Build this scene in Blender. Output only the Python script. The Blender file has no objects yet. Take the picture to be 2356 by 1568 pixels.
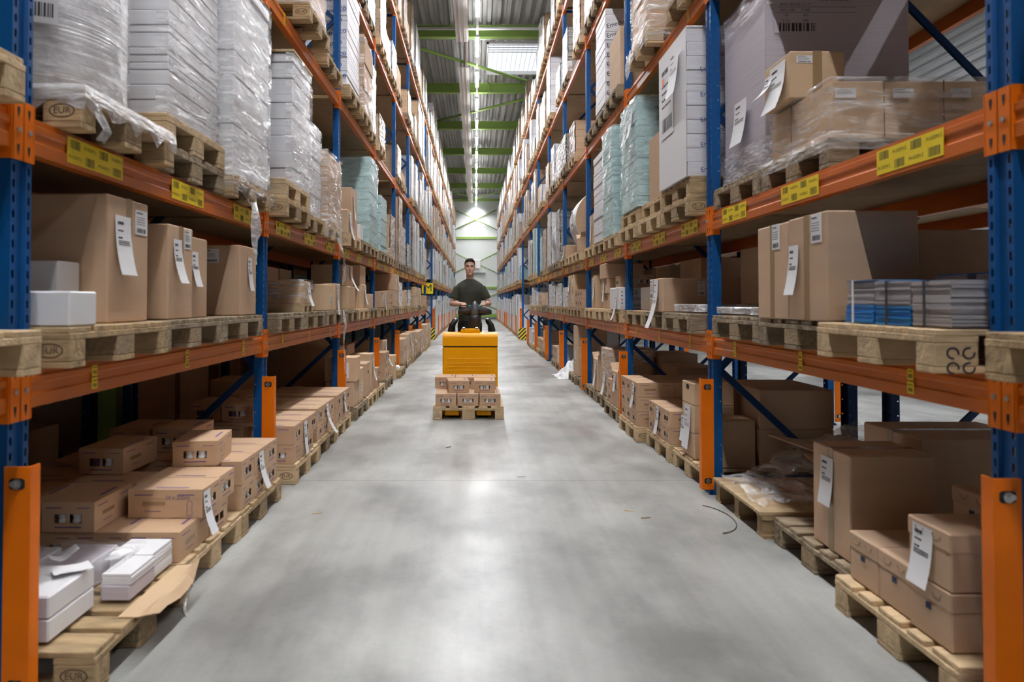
import bpy, bmesh, math, random, re
from mathutils import Vector, Matrix, noise
R = random.Random(11)
SC = bpy.context.scene
COL = SC.collection
PI = math.pi
ORD = ['first', 'second', 'third', 'fourth', 'fifth', 'sixth', 'seventh', 'eighth', 'ninth', 'tenth', 'eleventh', 'twelfth', 'thirteenth', 'fourteenth', 'fifteenth', 'sixteenth', 'seventeenth', 'eighteenth', 'nineteenth', 'twentieth', 'twentyfirst', 'twentysecond']

# ------------------------------------------------------------------ materials
def mk(name, col, rough=.5, metal=0., spec=.5, var=0., nz=None, bump=None, coat=0., col2=None, coord='Object', emit=None):
    """col base colour; var = brightness change per object; nz = (scale xyz, amount, detail); bump = (scale xyz, strength)"""
    m = bpy.data.materials.new(name); m.use_nodes = True
    nt = m.node_tree; N = nt.nodes; L = nt.links
    b = N['Principled BSDF']
    b.inputs['Base Color'].default_value = (*col, 1); b.inputs['Roughness'].default_value = rough
    b.inputs['Metallic'].default_value = metal; b.inputs['Specular IOR Level'].default_value = spec
    b.inputs['Coat Weight'].default_value = coat
    if emit:
        b.inputs['Emission Color'].default_value = (*emit[0], 1); b.inputs['Emission Strength'].default_value = emit[1]
    tc = N.new('ShaderNodeTexCoord'); cur = None
    def noise_tex(sc, det):
        mp = N.new('ShaderNodeMapping'); mp.inputs['Scale'].default_value = sc
        L.new(tc.outputs[coord], mp.inputs['Vector'])
        if var or True:
            oi = N.new('ShaderNodeObjectInfo')
            ml = N.new('ShaderNodeMath'); ml.operation = 'MULTIPLY'; ml.inputs[1].default_value = 37.
            L.new(oi.outputs['Random'], ml.inputs[0])
            cx = N.new('ShaderNodeCombineXYZ'); L.new(ml.outputs[0], cx.inputs[0]); L.new(ml.outputs[0], cx.inputs[2])
            L.new(cx.outputs[0], mp.inputs['Location'])
        t = N.new('ShaderNodeTexNoise'); t.inputs['Scale'].default_value = 1; t.inputs['Detail'].default_value = det
        L.new(mp.outputs[0], t.inputs['Vector']); return t
    if nz:
        t = noise_tex(nz[0], nz[2] if len(nz) > 2 else 4)
        rp = N.new('ShaderNodeMapRange'); rp.inputs[1].default_value = .3; rp.inputs[2].default_value = .7
        L.new(t.outputs['Fac'], rp.inputs[0])
        mx = N.new('ShaderNodeMix'); mx.data_type = 'RGBA'
        mx.inputs['A'].default_value = (*col, 1)
        c2 = col2 if col2 else tuple(c * (1 - nz[1]) for c in col)
        mx.inputs['B'].default_value = (*c2, 1)
        L.new(rp.outputs[0], mx.inputs['Factor']); cur = mx.outputs['Result']
    if var:
        oi = N.new('ShaderNodeObjectInfo')
        rp = N.new('ShaderNodeMapRange'); rp.inputs[3].default_value = 1 - var; rp.inputs[4].default_value = 1 + var * .6
        L.new(oi.outputs['Random'], rp.inputs[0])
        hs = N.new('ShaderNodeHueSaturation'); hs.inputs['Color'].default_value = (*col, 1)
        L.new(rp.outputs[0], hs.inputs['Value'])
        if cur: L.new(cur, hs.inputs['Color'])
        cur = hs.outputs[0]
    if cur: L.new(cur, b.inputs['Base Color'])
    if bump:
        t = noise_tex(bump[0], 3)
        bp = N.new('ShaderNodeBump'); bp.inputs['Strength'].default_value = bump[1]; bp.inputs['Distance'].default_value = bump[2] if len(bump) > 2 else .02
        L.new(t.outputs['Fac'], bp.inputs['Height']); L.new(bp.outputs[0], b.inputs['Normal'])
    return m

M = {}
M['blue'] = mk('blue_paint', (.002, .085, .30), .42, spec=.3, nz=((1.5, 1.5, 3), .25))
M['dkblue'] = mk('dark_blue_paint', (.004, .035, .125), .45, spec=.3)  # darker copy of the blue; shade painted in for the rear posts
M['orange'] = mk('orange_paint', (.86, .185, .003), .42, spec=.3, nz=((2, 2, 5), .16))
M['orail'] = mk('orange_rail_paint', (.66, .155, .014), .34, spec=.4, nz=((3, .8, 6), .3))
M['steel'] = mk('bare_steel', (.6, .6, .6), .3, 1.)
M['hole'] = mk('dark_slot', (.008, .01, .014), .8)  # near black, painted in as the shade inside holes and slots
M['wood'] = mk('pale_pallet_wood', (.72, .53, .31), .75, var=.14, nz=((4, 22, 14), .35), bump=((20, 60, 60), .3))
M['woodmid'] = mk('used_pallet_wood', (.58, .41, .22), .8, var=.16, nz=((5, 18, 14), .5), bump=((20, 60, 60), .35))
M['woodgrey'] = mk('weathered_pallet_wood', (.42, .335, .225), .85, var=.14, nz=((5, 16, 12), .55), col2=(.16, .11, .065), bump=((18, 50, 50), .5))
M['block'] = mk('pressed_wood_block', (.40, .29, .17), .85, nz=((60, 60, 60), .45), bump=((80, 80, 80), .4))
M['card'] = mk('brown_cardboard', (.60, .41, .27), .72, var=.1, nz=((1.5, 1.5, 9), .1), bump=((3, 3, 60), .04))
M['cardlt'] = mk('tan_cardboard', (.68, .48, .30), .72, var=.1, nz=((1.5, 1.5, 9), .1))
M['tray'] = mk('bottle_carton_cardboard', (.62, .41, .255), .68, var=.08, nz=((2, 2, 12), .1))
M['cardin'] = mk('cardboard_inside', (.12, .07, .035), .9)  # darkened brown; paints the shade inside carton windows and gaps
M['tape'] = mk('brown_tape', (.33, .22, .12), .25)
M['white'] = mk('white_paper', (.82, .82, .84), .6)
M['paper'] = mk('sheet_stack_paper', (.84, .84, .87), .6, var=.05, nz=((1, 1, 60), .12))
M['lilac'] = mk('lilac_wrapping_paper', (.56, .52, .58), .6, nz=((2, 2, 70), .1), bump=((3, 3, 90), .1))
M['mint'] = mk('mint_wrapping_paper', (.56, .74, .75), .42, var=.04, nz=((3, 3, 14), .15), bump=((9, 9, 16), .5, .03))
M['printed'] = mk('printed_white_wrap', (.80, .79, .83), .45, var=.03, bump=((6, 6, 22), .35, .02))
M['greyp'] = mk('grey_stacked_board', (.42, .40, .38), .7, nz=((1, 1, 60), .2))
M['ink'] = mk('dark_ink', (.03, .03, .04), .7)
M['inkblue'] = mk('blue_ink', (.04, .07, .28), .7)
M['inknavy'] = mk('navy_ink', (.012, .022, .07), .6)
M['inkpurple'] = mk('purple_ink', (.20, .12, .26), .7)
M['inkbrown'] = mk('burnt_stamp', (.10, .06, .035), .9)
M['yellow'] = mk('yellow_label', (.92, .68, .01), .4)
M['yellowdk'] = mk('label_print', (.10, .09, .01), .5)
M['truck'] = mk('yellow_truck_paint', (1., .43, .0), .36, spec=.25)
M['black'] = mk('black_plastic', (.018, .018, .02), .38)
M['dkgrey'] = mk('grey_plastic', (.07, .072, .085), .35)
M['rubber'] = mk('black_rubber', (.015, .015, .015), .7)
M['teal'] = mk('teal_button', (.02, .34, .36), .4)
M['green'] = mk('green_steel_paint', (.30, .47, .10), .45, nz=((1, 1, 1), .2))
M['board'] = mk('chipboard_shelf', (.38, .25, .135), .8, var=.05, nz=((6, 6, 6), .18), bump=((120, 120, 120), .1))
M['duct'] = mk('heater_panel_white', (.62, .585, .545), .5)
M['pipe'] = mk('grey_pipe', (.28, .28, .29), .45, .3)
M['rust'] = mk('red_brown_pipe', (.17, .07, .05), .5)
M['skin'] = mk('skin', (.70, .43, .32), .5, nz=((30, 30, 30), .08))
M['hair'] = mk('dark_brown_hair', (.032, .019, .013), .6, bump=((160, 60, 160), .8))
M['shirt'] = mk('dark_olive_cotton', (.050, .055, .040), .9, nz=((6, 6, 6), .3), bump=((11, 11, 7), .8, .025))
M['jeans'] = mk('black_denim', (.022, .022, .026), .85, bump=((14, 14, 8), .6, .02))
M['eyew'] = mk('eye_white', (.7, .68, .66), .3)
M['lip'] = mk('lip_skin', (.50, .22, .18), .5)
M['bluemag'] = mk('blue_magazine_cover', (.01, .17, .58), .3, nz=((8, 8, 120), .5), col2=(.04, .30, .66))
M['magpaper'] = mk('magazine_page_edges', (.50, .48, .50), .55, nz=((1.5, 1.5, 260), .4))
M['red'] = mk('red_brown_carton', (.22, .07, .05), .6)
M['greybag'] = mk('greyish_plastic', (.68, .68, .71), .3, bump=((9, 9, 9), .7, .03))
M['sack'] = mk('white_woven_plastic', (.80, .80, .82), .45, bump=((14, 14, 14), .8, .04))
M['lampw'] = mk('white_lamp_housing', (.8, .8, .8), .5)
M['glow'] = mk('lamp_diffuser', (.9, .9, .9), .5, emit=((.97, .98, 1.), 385.))
M['glowup'] = mk('lamp_uplight', (.9, .9, .9), .5, emit=((.97, .98, 1.), 85.))  # extra emission that lifts the dark roof
M['wallp'] = mk('white_wall_panels', (.70, .73, .71), .5)
M['darkdoor'] = mk('grey_shutter', (.28, .30, .32), .5)

def film_mat(name, tint, cover, sc=(5, 5, 26), rot=.6):
    m = bpy.data.materials.new(name); m.use_nodes = True
    nt = m.node_tree; N = nt.nodes; L = nt.links; b = N['Principled BSDF']; out = N['Material Output']
    b.inputs['Base Color'].default_value = (*tint, 1); b.inputs['Roughness'].default_value = .14; b.inputs['Specular IOR Level'].default_value = 1.
    tc = N.new('ShaderNodeTexCoord'); mp = N.new('ShaderNodeMapping')
    mp.inputs['Scale'].default_value = sc; mp.inputs['Rotation'].default_value = (rot, rot * .7, 0)
    L.new(tc.outputs['Object'], mp.inputs['Vector'])
    t = N.new('ShaderNodeTexNoise'); t.inputs['Scale'].default_value = 1; t.inputs['Detail'].default_value = 5; t.inputs['Distortion'].default_value = .6
    L.new(mp.outputs[0], t.inputs['Vector'])
    rp = N.new('ShaderNodeMapRange'); rp.inputs[1].default_value = .42; rp.inputs[2].default_value = .72
    rp.inputs[3].default_value = cover[0]; rp.inputs[4].default_value = cover[1]
    L.new(t.outputs['Fac'], rp.inputs[0])
    t2 = N.new('ShaderNodeTexNoise'); t2.inputs['Scale'].default_value = 1.6; t2.inputs['Detail'].default_value = 4
    L.new(mp.outputs[0], t2.inputs['Vector'])
    bp = N.new('ShaderNodeBump'); bp.inputs['Strength'].default_value = .7; bp.inputs['Distance'].default_value = .025
    L.new(t2.outputs['Fac'], bp.inputs['Height']); L.new(bp.outputs[0], b.inputs['Normal'])
    tr = N.new('ShaderNodeBsdfTransparent'); mx = N.new('ShaderNodeMixShader')
    L.new(rp.outputs[0], mx.inputs['Fac']); L.new(tr.outputs[0], mx.inputs[1]); L.new(b.outputs[0], mx.inputs[2])
    L.new(mx.outputs[0], out.inputs['Surface'])
    return m
M['film'] = film_mat('clear_stretch_film', (.97, .97, .98), (.05, .72))
M['filmthin'] = film_mat('thin_stretch_film', (.95, .95, .97), (.06, .5))
M['filmmint'] = film_mat('mint_stretch_film', (.62, .82, .82), (.15, .6), (4, 4, 14))
M['filmdense'] = film_mat('bunched_stretch_film', (.94, .94, .96), (.45, .95), (9, 9, 30), .3)

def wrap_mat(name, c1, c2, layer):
    """opaque wrapped goods: streaks of film glare painted into the colour, with layer lines"""
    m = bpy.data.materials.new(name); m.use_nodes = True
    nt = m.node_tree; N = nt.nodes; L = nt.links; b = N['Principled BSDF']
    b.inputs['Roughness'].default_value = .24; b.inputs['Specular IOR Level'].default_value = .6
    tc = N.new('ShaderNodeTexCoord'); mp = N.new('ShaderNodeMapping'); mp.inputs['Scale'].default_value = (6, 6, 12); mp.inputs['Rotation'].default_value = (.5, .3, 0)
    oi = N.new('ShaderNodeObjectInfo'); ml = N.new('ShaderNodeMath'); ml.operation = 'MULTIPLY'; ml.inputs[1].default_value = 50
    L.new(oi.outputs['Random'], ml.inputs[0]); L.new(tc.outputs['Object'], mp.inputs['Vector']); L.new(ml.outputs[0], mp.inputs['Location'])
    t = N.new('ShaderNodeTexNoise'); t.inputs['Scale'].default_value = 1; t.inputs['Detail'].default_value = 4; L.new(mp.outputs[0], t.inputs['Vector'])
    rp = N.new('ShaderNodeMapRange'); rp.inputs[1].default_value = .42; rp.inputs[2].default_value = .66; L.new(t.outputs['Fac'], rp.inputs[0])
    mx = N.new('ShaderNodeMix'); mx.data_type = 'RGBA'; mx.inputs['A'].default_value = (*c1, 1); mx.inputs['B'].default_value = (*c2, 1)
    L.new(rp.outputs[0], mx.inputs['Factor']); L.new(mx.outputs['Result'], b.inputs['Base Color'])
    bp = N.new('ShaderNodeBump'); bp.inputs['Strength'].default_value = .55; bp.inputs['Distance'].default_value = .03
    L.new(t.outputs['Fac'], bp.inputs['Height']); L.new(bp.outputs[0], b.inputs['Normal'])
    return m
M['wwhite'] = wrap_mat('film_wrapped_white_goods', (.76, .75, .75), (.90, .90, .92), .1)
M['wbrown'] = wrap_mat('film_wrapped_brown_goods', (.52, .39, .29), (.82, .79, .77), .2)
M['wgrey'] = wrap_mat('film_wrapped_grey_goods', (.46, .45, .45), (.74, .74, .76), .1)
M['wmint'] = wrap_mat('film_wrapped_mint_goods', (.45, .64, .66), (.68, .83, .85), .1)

def floor_mat():
    m = bpy.data.materials.new('polished_concrete'); m.use_nodes = True
    nt = m.node_tree; N = nt.nodes; L = nt.links; b = N['Principled BSDF']
    tc = N.new('ShaderNodeTexCoord')
    def nz(sc, det, dist=0, rough=.55):
        mp = N.new('ShaderNodeMapping'); mp.inputs['Scale'].default_value = sc; L.new(tc.outputs['Object'], mp.inputs['Vector'])
        t = N.new('ShaderNodeTexNoise'); t.inputs['Scale'].default_value = 1; t.inputs['Detail'].default_value = det; t.inputs['Distortion'].default_value = dist; t.inputs['Roughness'].default_value = rough
        L.new(mp.outputs[0], t.inputs['Vector']); return t.outputs['Fac']
    def rng(x, a, c, d, e):
        r = N.new('ShaderNodeMapRange'); r.inputs[1].default_value = a; r.inputs[2].default_value = c; r.inputs[3].default_value = d; r.inputs[4].default_value = e
        L.new(x, r.inputs[0]); return r.outputs[0]
    def mul(a, c):
        k = N.new('ShaderNodeMath'); k.operation = 'MULTIPLY'; L.new(a, k.inputs[0])
        if isinstance(c, float): k.inputs[1].default_value = c
        else: L.new(c, k.inputs[1])
        return k.outputs[0]
    a = rng(nz((.55, .4, 1), 3), .40, .62, 1.2, .64)
    s = rng(nz((1.9, 1.1, 1), 5), .44, .62, 1.1, .72)
    f = rng(nz((30, 30, 1), 4), .3, .7, .96, 1.04)
    st = rng(nz((9, .45, 1), 4), .4, .7, 1.04, .88)
    v = mul(mul(a, s), mul(f, st))
    # saw-cut joints across the aisle
    sp = N.new('ShaderNodeSeparateXYZ'); L.new(tc.outputs['Object'], sp.inputs[0])
    ad = N.new('ShaderNodeMath'); ad.operation = 'ADD'; ad.inputs[1].default_value = -5.38 + 30.; L.new(sp.outputs['Y'], ad.inputs[0])
    md = N.new('ShaderNodeMath'); md.operation = 'MODULO'; md.inputs[1].default_value = 6.; L.new(ad.outputs[0], md.inputs[0])
    j = N.new('ShaderNodeMath'); j.operation = 'LESS_THAN'; j.inputs[1].default_value = .012; L.new(md.outputs[0], j.inputs[0])
    v = mul(v, rng(j.outputs[0], 0, 1, 1., .62))
    mx = N.new('ShaderNodeMix'); mx.data_type = 'RGBA'; mx.blend_type = 'MULTIPLY'; mx.inputs['Factor'].default_value = 1
    mx.inputs['A'].default_value = (.375, .38, .365, 1); L.new(v, mx.inputs['B']); L.new(mx.outputs['Result'], b.inputs['Base Color'])
    L.new(rng(nz((1.3, 1., 1), 4, 1), .3, .7, .285, .44), b.inputs['Roughness'])
    b.inputs['Specular IOR Level'].default_value = .55
    return m
M['floor'] = floor_mat()

def roof_mat():
    return mk('galvanised_roof_sheet', (.66, .66, .63), .6, 0., nz=((1.2, .25, 1), .45, 5))
M['roof'] = roof_mat()
def sky_mat():
    m = bpy.data.materials.new('daylight_sheet'); m.use_nodes = True
    nt = m.node_tree; b = nt.nodes['Principled BSDF']
    b.inputs['Base Color'].default_value = (.9, .92, .95, 1); b.inputs['Emission Color'].default_value = (.86, .93, 1, 1); b.inputs['Emission Strength'].default_value = .9
    return m
M['sky'] = sky_mat()

# ------------------------------------------------------------------ mesh builder
class MB:
    def __init__(s): s.v = []; s.f = []; s.m = []
    def face(s, pts, mi=0):
        n = len(s.v); s.v += [tuple(p) for p in pts]; s.f.append(tuple(range(n, n + len(pts)))); s.m.append(mi)
    def box(s, x0, x1, y0, y1, z0, z1, mi=0, c=0.):
        n = len(s.v)
        if c <= 0:
            s.v += [(x, y, z) for x in (x0, x1) for y in (y0, y1) for z in (z0, z1)]
            for q in ((0, 1, 3, 2), (4, 6, 7, 5), (0, 4, 5, 1), (2, 3, 7, 6), (0, 2, 6, 4), (1, 5, 7, 3)):
                s.f.append(tuple(n + i for i in q)); s.m.append(mi)
            return s
        cx, cy, cz, hx, hy, hz = (x0 + x1) / 2, (y0 + y1) / 2, (z0 + z1) / 2, (x1 - x0) / 2, (y1 - y0) / 2, (z1 - z0) / 2
        c = min(c, hx * .49, hy * .49, hz * .49); idx = {}
        for a in (-1, 1):
            for b in (-1, 1):
                for d in (-1, 1):
                    for k, (ix, iy, iz) in enumerate(((0, c, c), (c, 0, c), (c, c, 0))):
                        idx[a, b, d, k] = len(s.v); s.v.append((cx + a * (hx - ix), cy + b * (hy - iy), cz + d * (hz - iz)))
        def F(*q): s.f.append(tuple(q)); s.m.append(mi)
        for a in (-1, 1):
            F(*[idx[a, b, d, 0] for b, d in ((-1, -1), (1, -1), (1, 1), (-1, 1))])
            F(*[idx[b, a, d, 1] for b, d in ((-1, -1), (1, -1), (1, 1), (-1, 1))])
            F(*[idx[b, d, a, 2] for b, d in ((-1, -1), (1, -1), (1, 1), (-1, 1))])
            for b in (-1, 1):
                F(idx[a, b, -1, 0], idx[a, b, 1, 0], idx[a, b, 1, 1], idx[a, b, -1, 1])
                F(idx[a, -1, b, 0], idx[a, 1, b, 0], idx[a, 1, b, 2], idx[a, -1, b, 2])
                F(idx[-1, a, b, 1], idx[1, a, b, 1], idx[1, a, b, 2], idx[-1, a, b, 2])
                for d in (-1, 1): F(idx[a, b, d, 0], idx[a, b, d, 1], idx[a, b, d, 2])
        return s
    def rings(s, rs, mi=0, cap=True):
        n = len(s.v); k = len(rs[0])
        for r in rs: s.v += [tuple(p) for p in r]
        for i in range(len(rs) - 1):
            for j in range(k):
                s.f.append((n + i * k + j, n + i * k + (j + 1) % k, n + (i + 1) * k + (j + 1) % k, n + (i + 1) * k + j)); s.m.append(mi)
        if cap:
            s.f.append(tuple(n + j for j in reversed(range(k)))); s.m.append(mi)
            s.f.append(tuple(n + (len(rs) - 1) * k + j for j in range(k))); s.m.append(mi)
        return s
    def tube(s, pts, r, n=10, mi=0, sq=None):
        pts = [Vector(p) for p in pts]; rs = []
        for i, p in enumerate(pts):
            d = (pts[min(i + 1, len(pts) - 1)] - pts[max(i - 1, 0)]).normalized()
            u = d.cross(Vector((0, 0, 1)) if abs(d.z) < .95 else Vector((0, 1, 0))).normalized(); w = d.cross(u)
            rr = r[i] if isinstance(r, (list, tuple)) else r
            if sq: rs.append([p + u * a * sq[0] + w * b * sq[1] for a, b in ((-1, -1), (1, -1), (1, 1), (-1, 1))])
            else: rs.append([p + (u * math.cos(2 * PI * j / n) + w * math.sin(2 * PI * j / n)) * rr for j in range(n)])
        return s.rings(rs, mi)
    def cyl(s, c, r, h, axis='z', n=16, mi=0):
        d = {'x': (1, 0, 0), 'y': (0, 1, 0), 'z': (0, 0, 1)}[axis]; c = Vector(c)
        return s.tube([c, c + Vector(d) * h], r, n, mi)
    def ell(s, c, r, nu=16, nv=10, mi=0):
        rs = []
        for i in range(1, nv):
            t = PI * i / nv
            rs.append([(c[0] + r[0] * math.sin(t) * math.cos(2 * PI * j / nu), c[1] + r[1] * math.sin(t) * math.sin(2 * PI * j / nu), c[2] - r[2] * math.cos(t)) for j in range(nu)])
        return s.rings(rs, mi)
    def caps(s, p, r, n=12):
        """tapered limb through points p with radii r; spheres at the joints"""
        for q, a in zip(p, r): s.ell(q, (a, a, a), n, 8)
        s.tube(p, list(r), n)
        return s
    def prism(s, poly, a, b, axis='y', mi=0):
        mp = {'y': lambda u, v, t: (u, t, v), 'x': lambda u, v, t: (t, u, v), 'z': lambda u, v, t: (u, v, t)}[axis]
        return s.rings([[mp(u, v, t) for u, v in poly] for t in (a, b)], mi)
    def mesh(s, name, mats, smooth=False, recalc=True):
        me = bpy.data.meshes.new(name); me.from_pydata(s.v, [], s.f)
        for m in (mats if isinstance(mats, (list, tuple)) else [mats]): me.materials.append(M[m] if isinstance(m, str) else m)
        for p, mi in zip(me.polygons, s.m): p.material_index = mi
        if recalc:
            bm = bmesh.new(); bm.from_mesh(me); bmesh.ops.recalc_face_normals(bm, faces=bm.faces); bm.to_mesh(me); bm.free()
        if smooth: me.shade_smooth()
        me.update(); return me

def O(name, me, parent=None, loc=(0, 0, 0), rz=0.):
    o = bpy.data.objects.new(name, me); COL.objects.link(o); o.location = loc; o.rotation_euler.z = rz
    if parent: o.parent = parent
    return o
def tag(o, label, cat, group=None, kind=None):
    if label and len(re.findall(r"[A-Za-z0-9][A-Za-z0-9'-]*", label)) > 16 and label.endswith(' slot'): label = label[:label.rindex(',')]
    if label: o['label'] = label
    if cat: o['category'] = cat
    if group: o['group'] = group
    if kind: o['kind'] = kind
    return o
def T(name, label, cat, loc=(0, 0, 0), rz=0., group=None):
    return tag(O(name, None, None, loc, rz), label, cat, group)
def copy_tree(o, parent=None):
    c = o.copy(); COL.objects.link(c)
    if parent: c.parent = parent
    for ch in o.children: copy_tree(ch, c)
    return c
CACHE = {}
def cached(key, fn):
    if key not in CACHE: CACHE[key] = fn()
    return CACHE[key]
def text_mesh(body, size, mat, extr=0., align='CENTER', bold=0.):
    def go():
        cu = bpy.data.curves.new('lettering', 'FONT'); cu.body = body; cu.size = size; cu.align_x = align; cu.align_y = 'CENTER'; cu.offset = bold; cu.resolution_u = 3
        ob = bpy.data.objects.new('lettering', cu); COL.objects.link(ob)
        bpy.context.view_layer.update()
        me = bpy.data.meshes.new_from_object(ob.evaluated_get(bpy.context.evaluated_depsgraph_get()))
        bpy.data.objects.remove(ob); bpy.data.curves.remove(cu)
        for v in me.vertices: v.co = (v.co.x, -.0006, v.co.y)
        me.materials.clear(); me.materials.append(M[mat]); return me
    return cached(('text', body, size, mat, align, bold), go)

# ------------------------------------------------------------------ layout
FX = {1: 1.648, -1: 1.525}                       # rack front plane, aisle half widths
LV = {-1: [0, 1.10, 1.97, 3.655, 5.29, 6.94], 1: [0, 1.10, 1.965, 3.62, 5.25, 6.89]}
LV2 = [0, None, 2.0, 3.6, 5.25, 6.9]
def PY(s, k): return 2.40 + 2.8 * k if s < 0 else 2.245 + 2.795 * k
def PY2(j): return 25.45 + 2.8 * j
SIDE = {-1: 'left rack', 1: 'right rack'}
LNAME = ['floor level', 'lowest shelf', 'second shelf', 'third shelf', 'fourth shelf', 'top shelf']
SLOT = ['near slot', 'middle slot', 'far slot']
def where(s, k, lv, i=None, sec=1):
    bay = ('camera-side bay' if k < 0 else ORD[k] + ' bay') if sec == 1 else ('cross-aisle bridge' if k < 0 else ORD[k] + ' bay')
    t = (SIDE[s] if sec == 1 else 'far ' + SIDE[s]) + ', ' + bay + ', ' + LNAME[lv]
    return t + (', ' + SLOT[i] if i is not None else '')

# ------------------------------------------------------------------ room
def struct(name, me): return tag(O(name, me), None, None, None, 'structure')
YE = 54.75
struct('floor', MB().box(-9, 10.5, -8, YE + .3, -.2, 0).mesh('floor', 'floor'))
def wall_end():
    b = MB(); x = -9.
    while x < 10.4:                                # vertical sandwich panels with fine joints
        b.box(x + .006, x + 1.094, YE, YE + .15, 0, 9.6); x += 1.1
    b.box(-9, 10.5, YE + .02, YE + .2, 0, 9.6)
    return b.mesh('wall_end', 'wallp')
struct('wall_end', wall_end())
struct('baseboard_end', MB().box(-9, 10.5, YE - .03, YE, .02, .16).mesh('baseboard_end', 'pipe'))
def rib_wall(x, sgn):
    b = MB(); z = 0
    while z < 9.6:
        b.prism([(x, z), (x - sgn * .035, z + .04), (x - sgn * .035, z + .14), (x, z + .18), (x, z + .22), (x + sgn * .1, z + .22), (x + sgn * .1, z)], -8, YE, 'y'); z += .22
    return b.mesh('wall', 'darkdoor')
struct('wall_right', rib_wall(9.6, 1)); struct('wall_left', rib_wall(-8.2, -1))
def roof():
    b = MB(); prof = []; x = -9.
    while x < 10.5:
        prof += [(x, 9.55), (x + .10, 9.55), (x + .135, 9.67), (x + .24, 9.67), (x + .275, 9.55)]; x += .275
    def strip(y0, y1, xa, xb):
        pr = [p for p in prof if xa <= p[0] <= xb]
        n = len(b.v)
        for p in pr: b.v += [(p[0], y0, p[1]), (p[0], y1, p[1])]
        for i in range(len(pr) - 1): b.f.append((n + 2 * i, n + 2 * i + 1, n + 2 * i + 3, n + 2 * i + 2)); b.m.append(0)
    strip(-8, 22.6, -9, 10.6); strip(25.6, YE + .3, -9, 10.6); strip(22.6, 25.6, -9, .42); strip(22.6, 25.6, 2.9, 10.6)
    return b.mesh('ceiling', 'roof', recalc=False)
struct('ceiling', roof())
w = struct('window_1', MB().box(.42, 2.9, 22.6, 25.6, 9.62, 9.64).mesh('window_1', 'sky'))
gb = MB()
for i in range(16): gb.box(.42 + i * .16, .428 + i * .16, 22.6, 25.6, 9.60, 9.608)
for i in range(5): gb.box(.42, 2.9, 22.7 + i * .22, 22.725 + i * .22, 9.585, 9.605)
O('window_grid', gb.mesh('window_grid', 'pipe'), w)
tb = MB()
for x0, x1, y0, y1 in ((.36, .42, 22.5, 25.7), (2.9, 2.96, 22.5, 25.7), (.36, 2.96, 22.5, 22.6), (.36, 2.96, 25.6, 25.7)): tb.box(x0, x1, y0, y1, 9.5, 9.7)
O('window_frame', tb.mesh('window_frame', 'lampw'), w)
# roof girders, the end wall's frame
def ibeam(y, z):
    b = MB(); b.box(-9, 10.4, y - .1, y + .1, z, z + .025).box(-9, 10.4, y - .012, y + .012, z + .025, z + .33).box(-9, 10.4, y - .1, y + .1, z + .33, z + .355)
    return b.mesh('girder', 'green')
nt_ = 0
def trim(me):
    global nt_
    nt_ += 1; return struct('trim_%d' % nt_, me)
GY = [20.98 + 5.6 * i for i in range(-4, 6)]
for y in GY: trim(ibeam(y, 9.10))
def brace(p, q, r=.045, m='green'): return MB().tube([p, q], r, 8).mesh('brace', m, True)
trim(brace((-2.7, 21.1, 9.16), (3.1, 26.5, 9.16), .055)); trim(brace((-2.8, 32.0, 9.16), (2.9, 26.6, 9.16), .055))
trim(brace((-2.6, 48.9, 9.16), (0, 54.2, 9.16))); trim(brace((2.6, 48.9, 9.16), (0, 54.2, 9.16)))
trim(MB().box(.47, .52, 26.5, 26.6, 9.15, 9.5).mesh('hanger', 'green'))
for z in (2.40, 6.2): trim(MB().box(-5, 5, YE - .12, YE, z - .07, z + .09).mesh('girt', 'green'))
trim(MB().box(-5, 5, YE - .1, YE, .16, .42).mesh('girt', 'green'))
trim(MB().box(-5, 5, YE - .12, YE, 9.02, 9.2).mesh('girt', 'green'))
trim(MB().box(.06, .10, YE - .06, YE, 0, 9.2).mesh('column', 'wallp'))
for z0, z1 in ((6.3, 8.9), (2.5, 6.1), (.42, 2.3)):
    c = (z0 + z1) / 2; h = 1.05 if z1 > 3 else .8
    trim(brace((-2.2, YE - .1, c - h), (2.2, YE - .1, c + h), .035)); trim(brace((-2.2, YE - .18, c + h), (2.2, YE - .18, c - h), .035))
# ceiling services
for a, b_, lab in ((-8, 20.6, 'long white ceiling heater panel over the aisle, section above the camera'), (22.9, 54.3, 'long white ceiling heater panel running to the end wall')):
    t = T('hanging_heater', lab, 'heater panel', (-.38, a, 8.85), 0, 'ceiling heater panels')
    L_ = b_ - a
    pb = MB().box(-.18, .18, 0, L_, 0, .03).box(-.18, -.172, 0, L_, .03, .1).box(.172, .18, 0, L_, .03, .1)
    for x in (-.06, .06): pb.box(x - .012, x + .012, 0, L_, -.014, 0)
    O('radiant_panel', pb.mesh('panel', 'duct'), t)
    hb = MB()
    for i in range(int(L_ / 5.6) + 1): hb.box(-.01, .01, i * 5.6, i * 5.6 + .02, .03, .9)
    O('hanger', hb.mesh('hanger', 'pipe'), t)
tag(O('hanging_pipe', MB().tube([(-.30, 20.62, 8.9), (-.30, 20.9, 8.93), (-.31, 22.0, 8.95), (-.33, 22.7, 8.93), (-.34, 22.89, 8.9)], .028, 8).tube([(-.5, 20.61, 8.9), (-.30, 20.62, 8.9)], .03, 8).mesh('pipe', 'rust', True)), 'red-brown pipe linking the two ceiling heater panels', 'pipe')
tag(O('hanging_pipe', MB().tube([(-8, 20.5, 9.2), (10, 20.5, 9.2)], .05, 8).mesh('pipe', 'lampw', True)), 'pale pipe along the first visible roof girder', 'pipe')
tag(O('hanging_pipe', MB().tube([(-8, 21.6, 9.35), (10, 21.6, 9.35)], .075, 8).mesh('pipe', 'pipe', True)), 'thick dark grey pipe before the roof window', 'pipe')
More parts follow.
